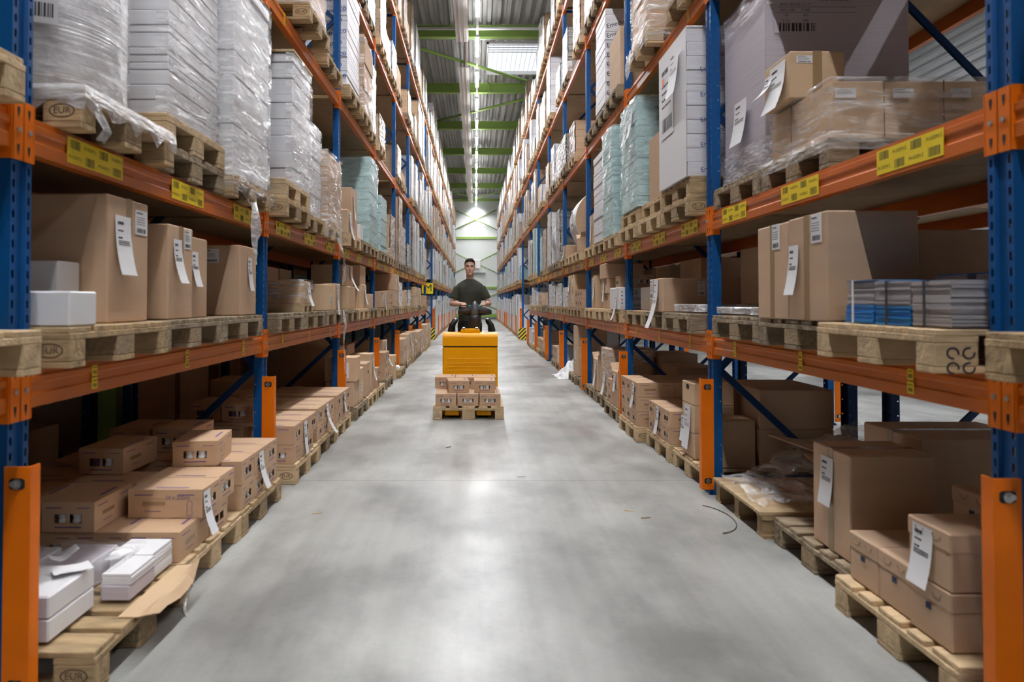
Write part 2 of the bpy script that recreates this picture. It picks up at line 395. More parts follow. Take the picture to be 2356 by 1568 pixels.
tag(O('heater_vent', MB().box(-.35, .75, 0, .3, 0, .03).mesh('vent', 'lampw'), None, (0, YE - .34, 3.55)), 'small white shelf bracket under the end wall unit', 'bracket')
u = T('wall_unit', 'small white unit on the end wall behind the driver', 'wall unit', (.08, YE - .35, 3.58))
O('unit_casing', MB().box(-.32, .32, 0, .34, .02, .95, c=.03).mesh('unit', 'lampw'), u); O('unit_vent', MB().box(-.24, .24, -.012, 0, .1, .32).mesh('vent', 'pipe'), u)
# lamps: tubes on a track along each aisle
hous = MB().box(-.055, .055, -.78, .78, .02, .09, c=.01).box(-.055, -.047, -.78, .78, -.035, .03).box(.047, .055, -.78, .78, -.035, .03).mesh('housing', 'lampw')  # side lips added to keep lamp light off the upper goods
upl = MB().box(-.05, -.034, -.74, .74, .09, .096).box(.034, .05, -.74, .74, .09, .096).mesh('uplight', 'glowup')  # glowing strips added on top of the lamps to brighten the roof
diff = MB().box(-.042, .042, -.76, .76, .004, .021).mesh('diffuser', 'glow')
AIS = [(.05, 'main aisle', 21), (5.6, 'right neighbour aisle', 10)]
lamp0 = None
for X, nm, n in AIS:
    tag(O('lamp_rail', MB().box(-.03, .03, -6, 54.4, .0985, .13).mesh('track', 'lampw'), None, (X, 0, 8.6)), 'slim white lighting track above the ' + nm, 'track')
    for i in range(n):
        y = -6.6 + 3 * i
        lab = 'glowing tube lamp over the %s, %s along the track' % (nm, ORD[i])
        if lamp0 is None:
            lamp0 = o = T('pendant_lamp', lab, 'lamp', (X, y, 8.6), 0, 'tube lamps over the ' + nm); O('housing', hous, o); O('diffuser', diff, o); O('uplight', upl, o)
        else:
            o = copy_tree(lamp0); o.location = (X, y, 8.6); o['label'] = lab; o['group'] = 'tube lamps over the ' + nm
    for i in range(0, n): pass

# ------------------------------------------------------------------ racking
def post_mesh():
    b = MB(); H = 7.05
    # back web and returns
    prof = [(0, -.055), (0, -.026), (.012, -.020), (.012, .020), (0, .026), (0, .055), (.062, .055), (.062, .040)]
    def wall(p, q, z0=0, z1=H): b.face([(p[0], p[1], z0), (q[0], q[1], z0), (q[0], q[1], z1), (p[0], p[1], z1)])
    for p, q in ((prof[1], prof[2]), (prof[2], prof[3]), (prof[3], prof[4]), ((.062, .055), (.062, .04)), ((.062, -.055), (.062, -.04))): wall(p, q)
    def holed(p, q, c0, c1, hz, pitch, z00):
        """strip from p to q with a column of slots between fractions c0, c1"""
        P = lambda f: (p[0] + (q[0] - p[0]) * f, p[1] + (q[1] - p[1]) * f)
        wall(p, P(c0)); wall(P(c1), q); z = 0.
        while z < H - pitch:
            wall(P(c0), P(c1), z, z + z00); wall(P(c0), P(c1), z + z00 + hz, z + pitch); z += pitch
        wall(P(c0), P(c1), z, H)
    holed(prof[0], prof[1], .32, .72, .026, .05, .012); holed(prof[4], prof[5], .28, .68, .026, .05, .012)
    holed((0, .055), (.062, .055), .72, .86, .008, .1, .04); holed((0, -.055), (.062, -.055), .72, .86, .008, .1, .04)
    return b.mesh('post', 'blue', recalc=False)
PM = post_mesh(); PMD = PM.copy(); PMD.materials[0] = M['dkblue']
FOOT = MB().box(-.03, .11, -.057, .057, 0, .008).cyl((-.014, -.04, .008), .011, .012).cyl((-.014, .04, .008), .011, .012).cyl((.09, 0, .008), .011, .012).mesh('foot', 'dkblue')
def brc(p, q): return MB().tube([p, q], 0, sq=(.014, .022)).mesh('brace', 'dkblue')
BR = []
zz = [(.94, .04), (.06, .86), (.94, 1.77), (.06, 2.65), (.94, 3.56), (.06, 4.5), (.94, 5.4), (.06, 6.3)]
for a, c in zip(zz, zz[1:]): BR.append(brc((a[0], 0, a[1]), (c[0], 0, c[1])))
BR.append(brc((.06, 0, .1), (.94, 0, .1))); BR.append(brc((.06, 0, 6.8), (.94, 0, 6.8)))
def make_frame():
    t = T('upright_frame', 'x', 'rack upright', (0, 0, 0))
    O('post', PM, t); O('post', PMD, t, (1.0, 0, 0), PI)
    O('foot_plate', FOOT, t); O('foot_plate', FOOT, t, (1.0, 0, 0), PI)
    for m in BR: O('brace', m, t)
    return t
F0 = make_frame(); used_f0 = False
def frame(x, y, s, label, group):
    global used_f0
    o = F0 if not used_f0 else copy_tree(F0); used_f0 = True
    o.location = (x, y, 0); o.rotation_euler.z = 0 if s > 0 else PI; o['label'] = label; o['group'] = group
    return o
GRD = MB().box(-.088, -.002, -.072, -.064, .04, .80).box(-.088, -.081, -.066, -.02, .04, .80).mesh('guard', 'orange')
GRDT = MB().box(-.088, -.002, -.072, -.064, .04, 1.10).box(-.088, -.081, -.066, -.02, .04, 1.10).mesh('guard', 'orange')
GB = MB().cyl((-.045, -.080, 0), .016, .010, 'y', 12).cyl((-.038, -.086, .002), .010, .010, 'y', 8).mesh('bolt', ['steel'])
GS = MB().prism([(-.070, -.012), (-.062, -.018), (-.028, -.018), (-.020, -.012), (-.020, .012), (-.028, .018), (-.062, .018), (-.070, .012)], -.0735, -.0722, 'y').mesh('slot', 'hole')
def guard(x, y, s, label, tall=False):
    # the plate stands on the camera side of the post
    t = T('post_guard', label, 'post guard', (x, y, 0), 0, 'orange post guards')
    me = GRDT if tall else GRD
    if s < 0:
        key = ('mirror', me.name)
        def mir(m):
            def go():
                n = m.copy()
                for v in n.vertices: v.co.x = -v.co.x
                n.flip_normals(); return n
            return cached(('mir', m.name), go)
        A, B_, C_ = mir(me), mir(GB), mir(GS)
    else: A, B_, C_ = me, GB, GS
    O('plate', A, t)
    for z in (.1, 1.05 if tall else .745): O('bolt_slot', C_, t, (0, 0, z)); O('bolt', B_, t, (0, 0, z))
    return t
RAILP = [(0, -.13), (0, -.086), (.006, -.080), (.006, -.052), (0, -.046), (0, -.026), (.012, -.02), (.012, 0), (.05, 0), (.05, -.13)]
def rail_mesh(L): return MB().prism(RAILP, 0, L, 'y').mesh('rail', 'orail')
def conn_mesh(sg):
    # plate on the post's face, return along the rail's end; sg=-1: at the rail's near end
    b = MB(); y0, y1 = (-.052, -.004) if sg < 0 else (.004, .052)
    b.box(-.007, -.001, y0, y1, -.165, .035)
    e0, e1 = (.001, .005) if sg < 0 else (-.005, -.001); b.box(-.006, .052, e0, e1, -.165, .035)
    ym = (y0 + y1) / 2
    for z in (.0, -.125):
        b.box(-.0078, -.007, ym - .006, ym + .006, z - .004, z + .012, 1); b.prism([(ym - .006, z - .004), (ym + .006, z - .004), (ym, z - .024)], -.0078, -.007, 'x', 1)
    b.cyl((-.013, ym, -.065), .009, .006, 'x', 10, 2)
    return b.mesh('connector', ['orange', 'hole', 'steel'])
CN, CF = conn_mesh(-1), conn_mesh(1)
def bars(b, x0, x1, z0, z1, mi, seed, y=-.0012):
    r = random.Random(seed); x = x0
    while x < x1:
        w = (x1 - x0) * r.choice((.03, .05, .08)); b.face([(x, y, z0), (min(x + w, x1), y, z0), (min(x + w, x1), y, z1), (x, y, z1)], mi); x += w + (x1 - x0) * r.choice((.03, .05))
def location_label():
    b = MB(); W, H = .42, .098
    b.box(-W / 2, W / 2, -.0008, .0004, -H / 2, H / 2, 0)
    cells = [[1, 0, 1, 0], [0, 1, 0, 1]]
    for r_ in range(2):
        for c in range(4):
            x = -W / 2 + W * (c + .5) / 4; z = H / 4 - r_ * H / 2
            if cells[r_][c]: bars(b, x - .033, x + .033, z - .017, z + .017, 1, c + r_)
    me = b.mesh('label', ['yellow', 'yellowdk'], recalc=False)
    return me
LOC = location_label()
TXT = text_mesh('M-X03M-3', .02, 'yellowdk')
SMALL = MB()
SMALL.box(-.019, .019, -.0008, .0004, .003, .046, 0); SMALL.box(-.021, .021, -.0008, .0004, -.048, -.003, 0)
for z in (.012, -.040): bars(SMALL, -.014, .014, z, z + .014, 1, 3)
for z in (.034, -.018):
    for i in range(4): SMALL.face([(-.014 + i * .0075, -.0012, z), (-.009 + i * .0075, -.0012, z), (-.009 + i * .0075, -.0012, z + .006), (-.014 + i * .0075, -.0012, z + .006)], 1)
SMALL = SMALL.mesh('small', ['yellow', 'yellowdk'], recalc=False)
def rail(s, y0, L, z, label, group, x=None, stick=None, near=True):
    x = FX[s] if x is None else x
    r = O('shelf_rail', cached(('rail', round(L, 3)), lambda: rail_mesh(L)), None, (s * x, y0 if s > 0 else y0 + L, z), 0 if s > 0 else PI)
    tag(r, label, 'shelf rail', group, 'thing')
    if near:
        O('connector', CN, r, (0, 0, 0)); O('connector', CF, r, (0, L, 0))
    offs = [.42, 1.34, 2.26]
    for q in offs:
        if stick == 2:
            o = O('location_label', LOC, r, (-.0012, 0, -.066), -PI / 2); o.location.y = q if s > 0 else L - q + .0
            if near: 
                for dx, dz in ((-.0525, .0245), (.1575, .0245), (-.1575, -.0245), (.0525, -.0245)): O('lettering', TXT, o, (dx, -.0008, dz))
        elif stick == 1:
            o = O('location_sticker', SMALL, r, (-.0012, 0, -.066), -PI / 2); o.location.y = q if s > 0 else L - q
        elif stick == 3 and q == .42:
            o = O('location_sticker', SMALL, r, (-.0012, 0, -.066), -PI / 2); o.location.y = q if s > 0 else L - q
    return r
def board(s, y0, L, z, label, x=None):
    x = FX[s] if x is None else x
    b = MB(); n = 3
    for i in range(n): b.box(.055, .945, i * L / n + .002, (i + 1) * L / n - .002, -.022, 0)
    me = cached(('board', round(L, 3)), lambda: b.mesh('board', 'board'))
    return tag(O('shelf_board', me, None, (s * x, y0 if s > 0 else y0 + L, z), 0 if s > 0 else PI), label, 'shelf board', 'chipboard shelf boards', 'thing')
for s in (-1, 1):
    for k in range(-1, 8):
        who = 'beside the camera' if k < 0 else ('at the near end of the %s bay' % ORD[k] if k < 7 else 'at the cross aisle')
        frame(s * FX[s], PY(s, k), s, 'blue perforated rack upright, %s, %s' % (SIDE[s], who), 'blue uprights of the front racks')
        if k >= 0: guard(s * FX[s], PY(s, k), s, 'orange guard plate on upright, %s, %s' % (SIDE[s], who))
    for k in range(-1, 7):
        y0 = PY(s, k) + .0562; L = PY(s, k + 1) - PY(s, k) - .1124
        for lv in range(1, 6):
            w_ = where(s, k, lv)
            rail(s, y0, L, LV[s][lv], 'orange shelf rail, ' + w_, 'orange aisle rails of the racks', stick={1: 1, 2: 2, 3: 3}.get(lv), near=True)
            if lv <= 3 and k <= 3: rail(-s, y0, L, LV[s][lv], 'orange shelf rail behind goods, ' + w_, 'orange rear rails of the racks', x=-(FX[s] + 1.0), near=False)
            board(s, y0, L, LV[s][lv] - .001, 'brown chipboard shelf deck, ' + w_)
    # beyond the cross aisle
    for j in range(11):
        frame(s * FX[s], PY2(j), s, 'blue upright beyond the cross aisle, far %s, %s from the crossing' % (SIDE[s], ORD[j]), 'blue uprights beyond the cross aisle')
        guard(s * FX[s], PY2(j), s, 'orange guard beyond the cross aisle, far %s, %s from the crossing' % (SIDE[s], ORD[j]), tall=(j == 0))
    for j in range(-1, 10):
        y0 = (PY2(j) if j >= 0 else PY(s, 7)) + .0562; L = PY2(j + 1) - .0562 - y0
        for lv in range(2 if j >= 0 else 3, 6):
            z = LV2[lv] if j >= 0 else (None, None, None, 3.62, 5.27, 6.9)[lv]
            rail(s, y0, L, z, 'orange shelf rail, ' + where(s, j, lv, None, 2), 'orange aisle rails of the racks', near=(j < 4), stick=2 if (lv == 2 and j < 3) else None)
            board(s, y0, L, z - .001, 'chipboard shelf deck, ' + where(s, j, lv, None, 2))
# second racks standing back to back with the front ones
for s in (-1, 1):
    for k in range(0, 6):
        frame(s * (FX[s] + 2.23), PY(s, k) + (0 if s < 0 else 0), -s, 'blue upright of the %s standing behind, %s post along' % ('rear ' + SIDE[s], ORD[k]), 'blue uprights of the rear racks')
    for k in range(0, 5):
        y0 = PY(s, k) + .0562; L = PY(s, k + 1) - PY(s, k) - .1124
        for lv in ((2, 3, 4) if s > 0 else (1, 2, 3, 4)):
            rail(s, y0, L, LV[s][lv] + .06, 'orange rail of the rear %s, %s bay, %s' % (SIDE[s], ORD[k], LNAME[lv]), 'orange rails of the rear racks', x=FX[s] + 1.23, near=False)
            rail(-s, y0, L, LV[s][lv] + .06, 'outer orange rail of the rear %s, %s bay, %s' % (SIDE[s], ORD[k], LNAME[lv]), 'orange rails of the rear racks', x=-(FX[s] + 2.23), near=False)
            board(s, y0, L, LV[s][lv] + .059, 'chipboard deck of the rear %s, %s bay, %s' % (SIDE[s], ORD[k], LNAME[lv]), x=FX[s] + 1.23)
for k in range(0, 5): guard(FX[1] + 2.23, PY(1, k), -1, 'orange guard of the rear right rack, %s post' % ORD[k])

# ------------------------------------------------------------------ pallets
EB = [(0, .145), (.1825, .2825), (.3275, .4725), (.5175, .6175), (.655, .8)]     # top boards across the 0.8 m side
BY = [(0, .1), (.3275, .4725), (.7, .8)]; BX = [(0, .145), (.5275, .6725), (1.055, 1.2)]
def deck_part(j):
    r = random.Random(j); b = MB()
    for a, c in EB: b.box(r.uniform(0, .008), 1.2 - r.uniform(0, .008), a, c, .122, .144 - r.uniform(0, .002), c=.003)
    return b
def pal_meshes(wood, j):
    b = deck_part(j); me = [b.mesh('deck', wood)]
    b = MB()
    for a, c in BX: b.box(a, c, 0, .8, .1, .122, c=.002)
    me.append(b.mesh('cross', wood))
    me.append([MB().box(0, .145, a, c, .022, .1, c=.004).mesh('block', bm) for (a, c), bm in zip(BY, (wood, 'block' if wood != 'wood' else wood, wood))])
    me.append([MB().box(0, 1.2, a, c, 0, .022, c=.003).mesh('runner', wood) for a, c in BY])
    b = deck_part(j)
    for a, c in BX: b.box(a, c, 0, .8, .1, .122)
    for a, c in BY:
        b.box(0, 1.2, a, c, 0, .022)
        for p, q in BX: b.box(p, q, a, c, .022, .1)
    me.append(b.mesh('pallet', wood)); return me
PALS = {w_: [pal_meshes(w_, j) for j in range(3)] for w_ in ('wood', 'woodmid', 'woodgrey')}
ring = MB()
for i in range(24):
    a, c = 2 * PI * i / 24, 2 * PI * (i + 1) / 24
    ring.face([(.048 * math.cos(a), -.0006, .026 * math.sin(a)), (.048 * math.cos(c), -.0006, .026 * math.sin(c)), (.043 * math.cos(c), -.0006, .022 * math.sin(c)), (.043 * math.cos(a), -.0006, .022 * math.sin(a))])
RING = ring.mesh('ring', 'inkbrown', recalc=False)
npal = 0; FARP = []
WD = {'wood': 'pale new', 'woodmid': 'used brown', 'woodgrey': 'weathered grey'}
def pallet(s, a0, y0, z, wood, label, near=False, stamp=None, rot=False):
    """a0: distance of its aisle end from the aisle's centre line; y0 its camera-side edge"""
    global npal
    npal += 1; j = R.randrange(3); loc = (s * a0, y0 if s > 0 else y0 + .8, z + .0008); rz = 0 if s > 0 else PI
    lab = '%s pallet, %s' % (WD[wood], label)
    if not near:
        return tag(O('wooden_pallet', PALS[wood][j][4], None, loc, rz), lab, 'pallet', 'wooden pallets in the racks')
    t = T('wooden_pallet', lab, 'pallet', loc, rz, 'wooden pallets in the racks'); P = PALS[wood][j]
    O('deck_boards', P[0], t); O('cross_boards', P[1], t)
    for yi in range(3):
        O('runner', P[3][yi], t)
        for xi in range(3):
            bl = O('block', P[2][yi], t, (BX[xi][0], 0, 0))
            if stamp and xi == 0 and yi == (0 if s > 0 else 2):
                # the stamp faces the camera
                if s > 0: r_ = O('stamp', RING, bl, (.0725, -.001, .062)); tx = O('stamp_lettering', text_mesh(stamp, .036, 'inkbrown'), bl, (.0725, -.001, .062))
                else: r_ = O('stamp', RING, bl, (.0725, .801, .062), PI); tx = O('stamp_lettering', text_mesh(stamp, .036, 'inkbrown'), bl, (.0725, .801, .062), PI)
    return t

# ------------------------------------------------------------------ papers, tapes, film
def note_mesh(w, h, curl, seed):
    def go():
        b = MB(); n = 8; r = random.Random(seed)
        pt = lambda f: (-.0025 - curl * f ** 2.2, -h * f)
        for i in range(n):
            (y0, z0), (y1, z1) = pt(i / n), pt((i + 1) / n)
            b.face([(-w / 2, y0, z0), (w / 2, y0, z0), (w / 2 + .12 * curl * ((i + 1) / n), y1, z1), (-w / 2 + .12 * curl * ((i + 1) / n), y1, z1)], 0)
        def line(f, x0, x1, th):
            y, z = pt(f); y2, z2 = pt(f + th / h)
            b.face([(x0, y - .0012, z), (x1, y - .0012, z), (x1, y2 - .0012, z2), (x0, y2 - .0012, z2)], 1)
        def words_(f, x0, x1, th):
            x = x0
            while x < x1:
                q = r.uniform(.05, .14) * w; line(f, x, min(x + q, x1), th); x += q + .018 * w
        words_(.10, -.36 * w, .02 * w, .012); words_(.24, -.36 * w, .0, .006); words_(.36, -.36 * w, -.1 * w, .007)
        for f in (.42, .45, .48): words_(f, -.36 * w, .36 * w, .0035)
        return b.mesh('note', ['white', 'ink'], recalc=False)
    return cached(('note', w, h, curl, seed), go)
def sticker_mesh(w, h, seed):
    def go():
        b = MB(); b.box(-w / 2, w / 2, -.001, .0005, -h / 2, h / 2, 0); r = random.Random(seed)
        def words_(z, x0, x1, th):
            x = x0
            while x < x1:
                q = r.uniform(.06, .16) * w; b.face([(x, -.0016, z), (min(x + q, x1), -.0016, z), (min(x + q, x1), -.0016, z + th), (x, -.0016, z + th)], 1); x += q + .02 * w
        words_(.34 * h, -.42 * w, .1 * w, .06 * h)
        for i in range(4): words_((.18 - .09 * i) * h, -.42 * w, .3 * w, .025 * h)
        if seed % 2: bars(b, -.38 * w, .38 * w, -.42 * h, -.24 * h, 1, seed, -.0016)
        return b.mesh('sticker', ['white', 'ink'], recalc=False)
    return cached(('stk', round(w, 3), round(h, 3), seed), go)
def on_face(name, me, parent, s, face, half, along, z, off=.0015):
    """put a flat mesh that faces -Y on the aisle ('A') or camera ('N') face of a thing whose half sizes are half=(hx, hy)"""
    if face == 'N': return O(name, me, parent, (along, -half[1] - off, z))
    return O(name, me, parent, (-s * (half[0] + off), along, z), -s * PI / 2)
def carton(s, label, a0, a1, y0, y1, z0, z1, mat='card', tape=None, bits=(), group=None, name='carton', rz=0., open_=False):
    hx, hy, h = (a1 - a0) / 2, (y1 - y0) / 2, z1 - z0
    me = cached(('ctn', round(hx, 3), round(hy, 3), round(h, 3), mat), lambda: MB().box(-hx, hx, -hy, hy, 0, h, 0, .006).mesh('carton', mat))
    o = tag(O(name, me, None, (s * (a0 + a1) / 2, (y0 + y1) / 2, z0), rz), label, 'carton', group or 'cartons in the racks')
    half = (hx, hy)
    if tape:
        b = MB()
        for f in tape:
            if f == 'A': b.box(-hx - .001, hx + .001, -.025, .025, h, h + .0012); b.box(-hx - .0013, -hx, -.025, .025, h * .72, h); b.box(-hx - .0013, -hx, -.025, .025, 0, h * .25); b.box(hx, hx + .0013, -.025, .025, h * .6, h)
            if f == 'F': b.box(-hx - .001, hx + .001, -.025, .025, h, h + .0012); b.box(-hx - .0013, -hx, -.025, .025, 0, h); b.box(hx, hx + .0013, -.025, .025, 0, h)
            if f == 'N': b.box(-.025, .025, -hy - .0013, -hy, 0, h); b.box(-.025, .025, -hy, hy, h, h + .0012)
        O('tape', b.mesh('tape', 'tape'), o)
    for q in bits:
        kind, face, along, z, w, hh = q[:6]; seed = q[6] if len(q) > 6 else R.randrange(50)
        if kind == 'note': on_face('hanging_note', note_mesh(w, hh, q[7] if len(q) > 7 else .05, seed % 5), o, s, face, half, along, z)
        elif kind == 'label': on_face('shipping_label', sticker_mesh(w, hh, seed % 6 * 2 + 1), o, s, face, half, along, z)
        elif kind == 'text': on_face('printing', text_mesh(w, hh, seed if isinstance(seed, str) else 'ink'), o, s, face, half, along, z)
        elif kind == 'hole':
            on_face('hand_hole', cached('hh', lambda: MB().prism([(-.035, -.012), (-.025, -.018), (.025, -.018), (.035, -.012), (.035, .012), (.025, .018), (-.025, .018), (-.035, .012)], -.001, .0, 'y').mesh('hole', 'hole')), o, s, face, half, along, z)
    if open_:
        b = MB()
        for yy, sg in ((-hy, -1), (hy, 1)):
            b.rings([[(-hx, yy, h), (hx, yy, h), (hx, yy - sg * .003, h), (-hx, yy - sg * .003, h)], [(-hx, yy + sg * hy * .5, h + hy * .4), (hx, yy + sg * hy * .35, h + hy * .55), (hx, yy + sg * hy * .35, h + hy * .55 + .003), (-hx, yy + sg * hy * .5, h + hy * .4 + .003)]])
        O('open_flap', b.mesh('flap', mat), o)
    return o
# bottle cartons: window at both short ends with bottles behind it
TL, TW, TH = .36, .238, .135
def tray_mesh():
    b = MB(); hx, hy = TL / 2, TW / 2
    b.face([(-hx, -hy, 0), (hx, -hy, 0), (hx, hy, 0), (-hx, hy, 0)]); b.face([(-hx, -hy, TH), (hx, -hy, TH), (hx, hy, TH), (-hx, hy, TH)])
    for sy in (-1, 1): b.face([(-hx, sy * hy, 0), (hx, sy * hy, 0), (hx, sy * hy, TH), (-hx, sy * hy, TH)])
    for sx in (-1, 1):
        x = sx * hx; w0, w1, z0, z1 = -.062, .062, .042, .082; xi = x - sx * .05
        for ya, yb, za, zb in ((-hy, w0, 0, TH), (w1, hy, 0, TH), (w0, w1, 0, z0), (w0, w1, z1, TH)): b.face([(x, ya, za), (x, yb, za), (x, yb, zb), (x, ya, zb)])
        # cardboard tongue between the two bottles
        b.face([(x, -.008, z0), (x, .008, z0), (x, .008, z1), (x, -.008, z1)])
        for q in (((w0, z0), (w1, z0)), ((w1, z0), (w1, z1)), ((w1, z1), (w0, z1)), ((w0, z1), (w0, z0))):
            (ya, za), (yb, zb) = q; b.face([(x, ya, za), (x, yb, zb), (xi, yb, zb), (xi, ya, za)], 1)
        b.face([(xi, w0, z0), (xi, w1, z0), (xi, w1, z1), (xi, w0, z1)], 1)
    # overlapping lid edge
    for sx in (-1, 1): b.box(sx * hx - .0012, sx * hx + .0012, -hy - .001, hy + .001, .092, TH + .001)
    for sy in (-1, 1): b.box(-hx, hx, sy * hy - .0012, sy * hy + .0012, .092, TH + .001)
    # printing: short purple lines and a dark bar on the long sides
    for sy in (-1, 1):
        y = sy * (hy + .0018)
        for x0, x1, z0, z1, mi in ((-.15, -.06, .108, .113, 2), (.06, .14, .108, .113, 2), (-.11, .0, .06, .078, 3), (-.1, -.02, .03, .034, 2)): b.face([(x0, y, z0), (x1, y, z0), (x1, y, z1), (x0, y, z1)], mi)
    for sx in (-1, 1):
        x = sx * (hx + .0018)
        for y0, y1, z0, z1, mi in ((-.1, -.04, .108, .112, 2), (.03, .1, .108, .114, 2), (-.06, .06, .02, .026, 2)): b.face([(x, y0, z0), (x, y1, z0), (x, y1, z1), (x, y0, z1)], mi)
    b.face([(-.06, -.09, TH + .0016), (.1, -.09, TH + .0016), (.1, -.075, TH + .0016), (-.06, -.075, TH + .0016)], 2)
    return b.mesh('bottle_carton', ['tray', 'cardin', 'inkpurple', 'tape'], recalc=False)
TRAY = tray_mesh()
BOT = MB().tube([(0, 0, .02), (0, 0, .052), (0, 0, .06), (0, 0, .068), (0, 0, .1)], [.024, .024, .019, .024, .024], 10).mesh('bottle', 'white', True)
BOTP = BOT.copy(); BOTP.materials[0] = M['inkpurple']
def tray(label, x, y, z, rz=0., bottles=(), notes=(), group='brown bottle cartons', jit=.02):
    """rz=0: long side along X. bottles: which ends show bottles (-1, 1)"""
    o = tag(O('bottle_carton', TRAY, None, (x, y, z), rz + R.uniform(-jit, jit)), label, 'bottle carton', group)
    for e in bottles:
        for q, me in ((-.032, BOT), (.034, BOTP if R.random() < .14 else BOT)): O('bottle', me, o, (e * (TL / 2 - .028), q, 0))
    return o
def sheet_film(name, parent, pts, mat='film'):
    """a crumpled strip of film through pts with widths"""
    b = MB(); r = random.Random(len(b.v) + int(pts[0][1] * 100)); rows = []
    for i, (p, w, dr) in enumerate(pts):
        p = Vector(p); d = Vector(dr)
        rows.append([p + d * w * (q / 4 - .5) + Vector((r.uniform(-1, 1), r.uniform(-1, 1), r.uniform(-.5, .5))) * w * .16 for q in range(5)])
    n = len(b.v)
    for row in rows: b.v += [tuple(p) for p in row]
    for i in range(len(rows) - 1):
        for q in range(4): b.f.append((n + i * 5 + q, n + i * 5 + q + 1, n + (i + 1) * 5 + q + 1, n + (i + 1) * 5 + q)); b.m.append(0)
    me = b.mesh('film', mat, True, recalc=False)
    return O(name, me, parent)
def film_shell(hx, hy, h, seed, drop=.1, bulge=.012, n=56, m=26, top=True, keep=None, skirt=None):
    b = MB(); r = random.Random(seed); off = Vector((r.uniform(0, 50), r.uniform(0, 50), r.uniform(0, 50)))
    per = []
    for (x0, y0), (x1, y1) in (((-hx, -hy), (hx, -hy)), ((hx, -hy), (hx, hy)), ((hx, hy), (-hx, hy)), ((-hx, hy), (-hx, -hy))):
        L_ = math.hypot(x1 - x0, y1 - y0); k = max(4, int(n * L_ / (4 * (hx + hy))))
        for i in range(k): per.append((x0 + (x1 - x0) * i / k, y0 + (y1 - y0) * i / k))
    K = len(per)
    zs = [(h + .004) * i / m for i in range(m + 1)] if not skirt else [-drop, -drop * .5, .006] + [.04 + (h - .036) * i / (m - 3) for i in range(m - 2)]
    for i in range(m + 1):
        z = zs[i]; fl = .0
        for x, y in per:
            l = math.hypot(x, y); d = Vector((x / hx, y / hy, 0)); mx_ = max(abs(d.x), abs(d.y))
            nrm = Vector((x if abs(d.x) > .96 * mx_ else 0, y if abs(d.y) > .96 * mx_ else 0, 0)).normalized()
            k_ = .006 + fl + bulge * (noise.noise(Vector((x * 5, y * 5, z * 7)) + off) + .55) + .010 * noise.noise(Vector((x * 17, y * 17, z * 13)) + off)
            if i == 0 and drop > 0: z_ = z - .02 * abs(noise.noise(Vector((x * 9, y * 9, 3)) + off))
            else: z_ = z
            X_, Y_ = x + nrm.x * k_, y + nrm.y * k_
            if skirt and z < .02:
                k_ = .002 + .012 * abs(noise.noise(Vector((x * 9, y * 9, z * 9)) + off)); X_ = skirt[0] + (skirt[1] - skirt[0]) * (x + hx) / (2 * hx) + nrm.x * k_; Y_ = skirt[2] + (skirt[3] - skirt[2]) * (y + hy) / (2 * hy) + nrm.y * k_
            b.v.append((X_, Y_, z_ + (.008 if i == m else 0)))
    for i in range(m):
        for j in range(K):
            if keep and not keep((per[j][0] + per[(j + 1) % K][0]) / 2 / hx, (per[j][1] + per[(j + 1) % K][1]) / 2 / hy, (i + .5) / m): continue
            b.f.append((i * K + j, i * K + (j + 1) % K, (i + 1) * K + (j + 1) % K, (i + 1) * K + j)); b.m.append(0)
    if top:
        c = len(b.v); b.v.append((0, 0, h + .012))
        for j in range(K): b.f.append((m * K + j, m * K + (j + 1) % K, c)); b.m.append(0)
    return b
def slab_core(hx, hy, h, step, jit, seed, c=.004):
    b = MB(); r = random.Random(seed); z = 0.
    while z < h - .01:
        d = min(step * r.choice((1, 1, 1, .5)), h - z); jx, jy = r.uniform(-jit, jit), r.uniform(-jit, jit)
        b.box(-hx + jx, hx + jx, -hy + jy, hy + jy, z, z + d - .0015, 0, c); z += d
    return b
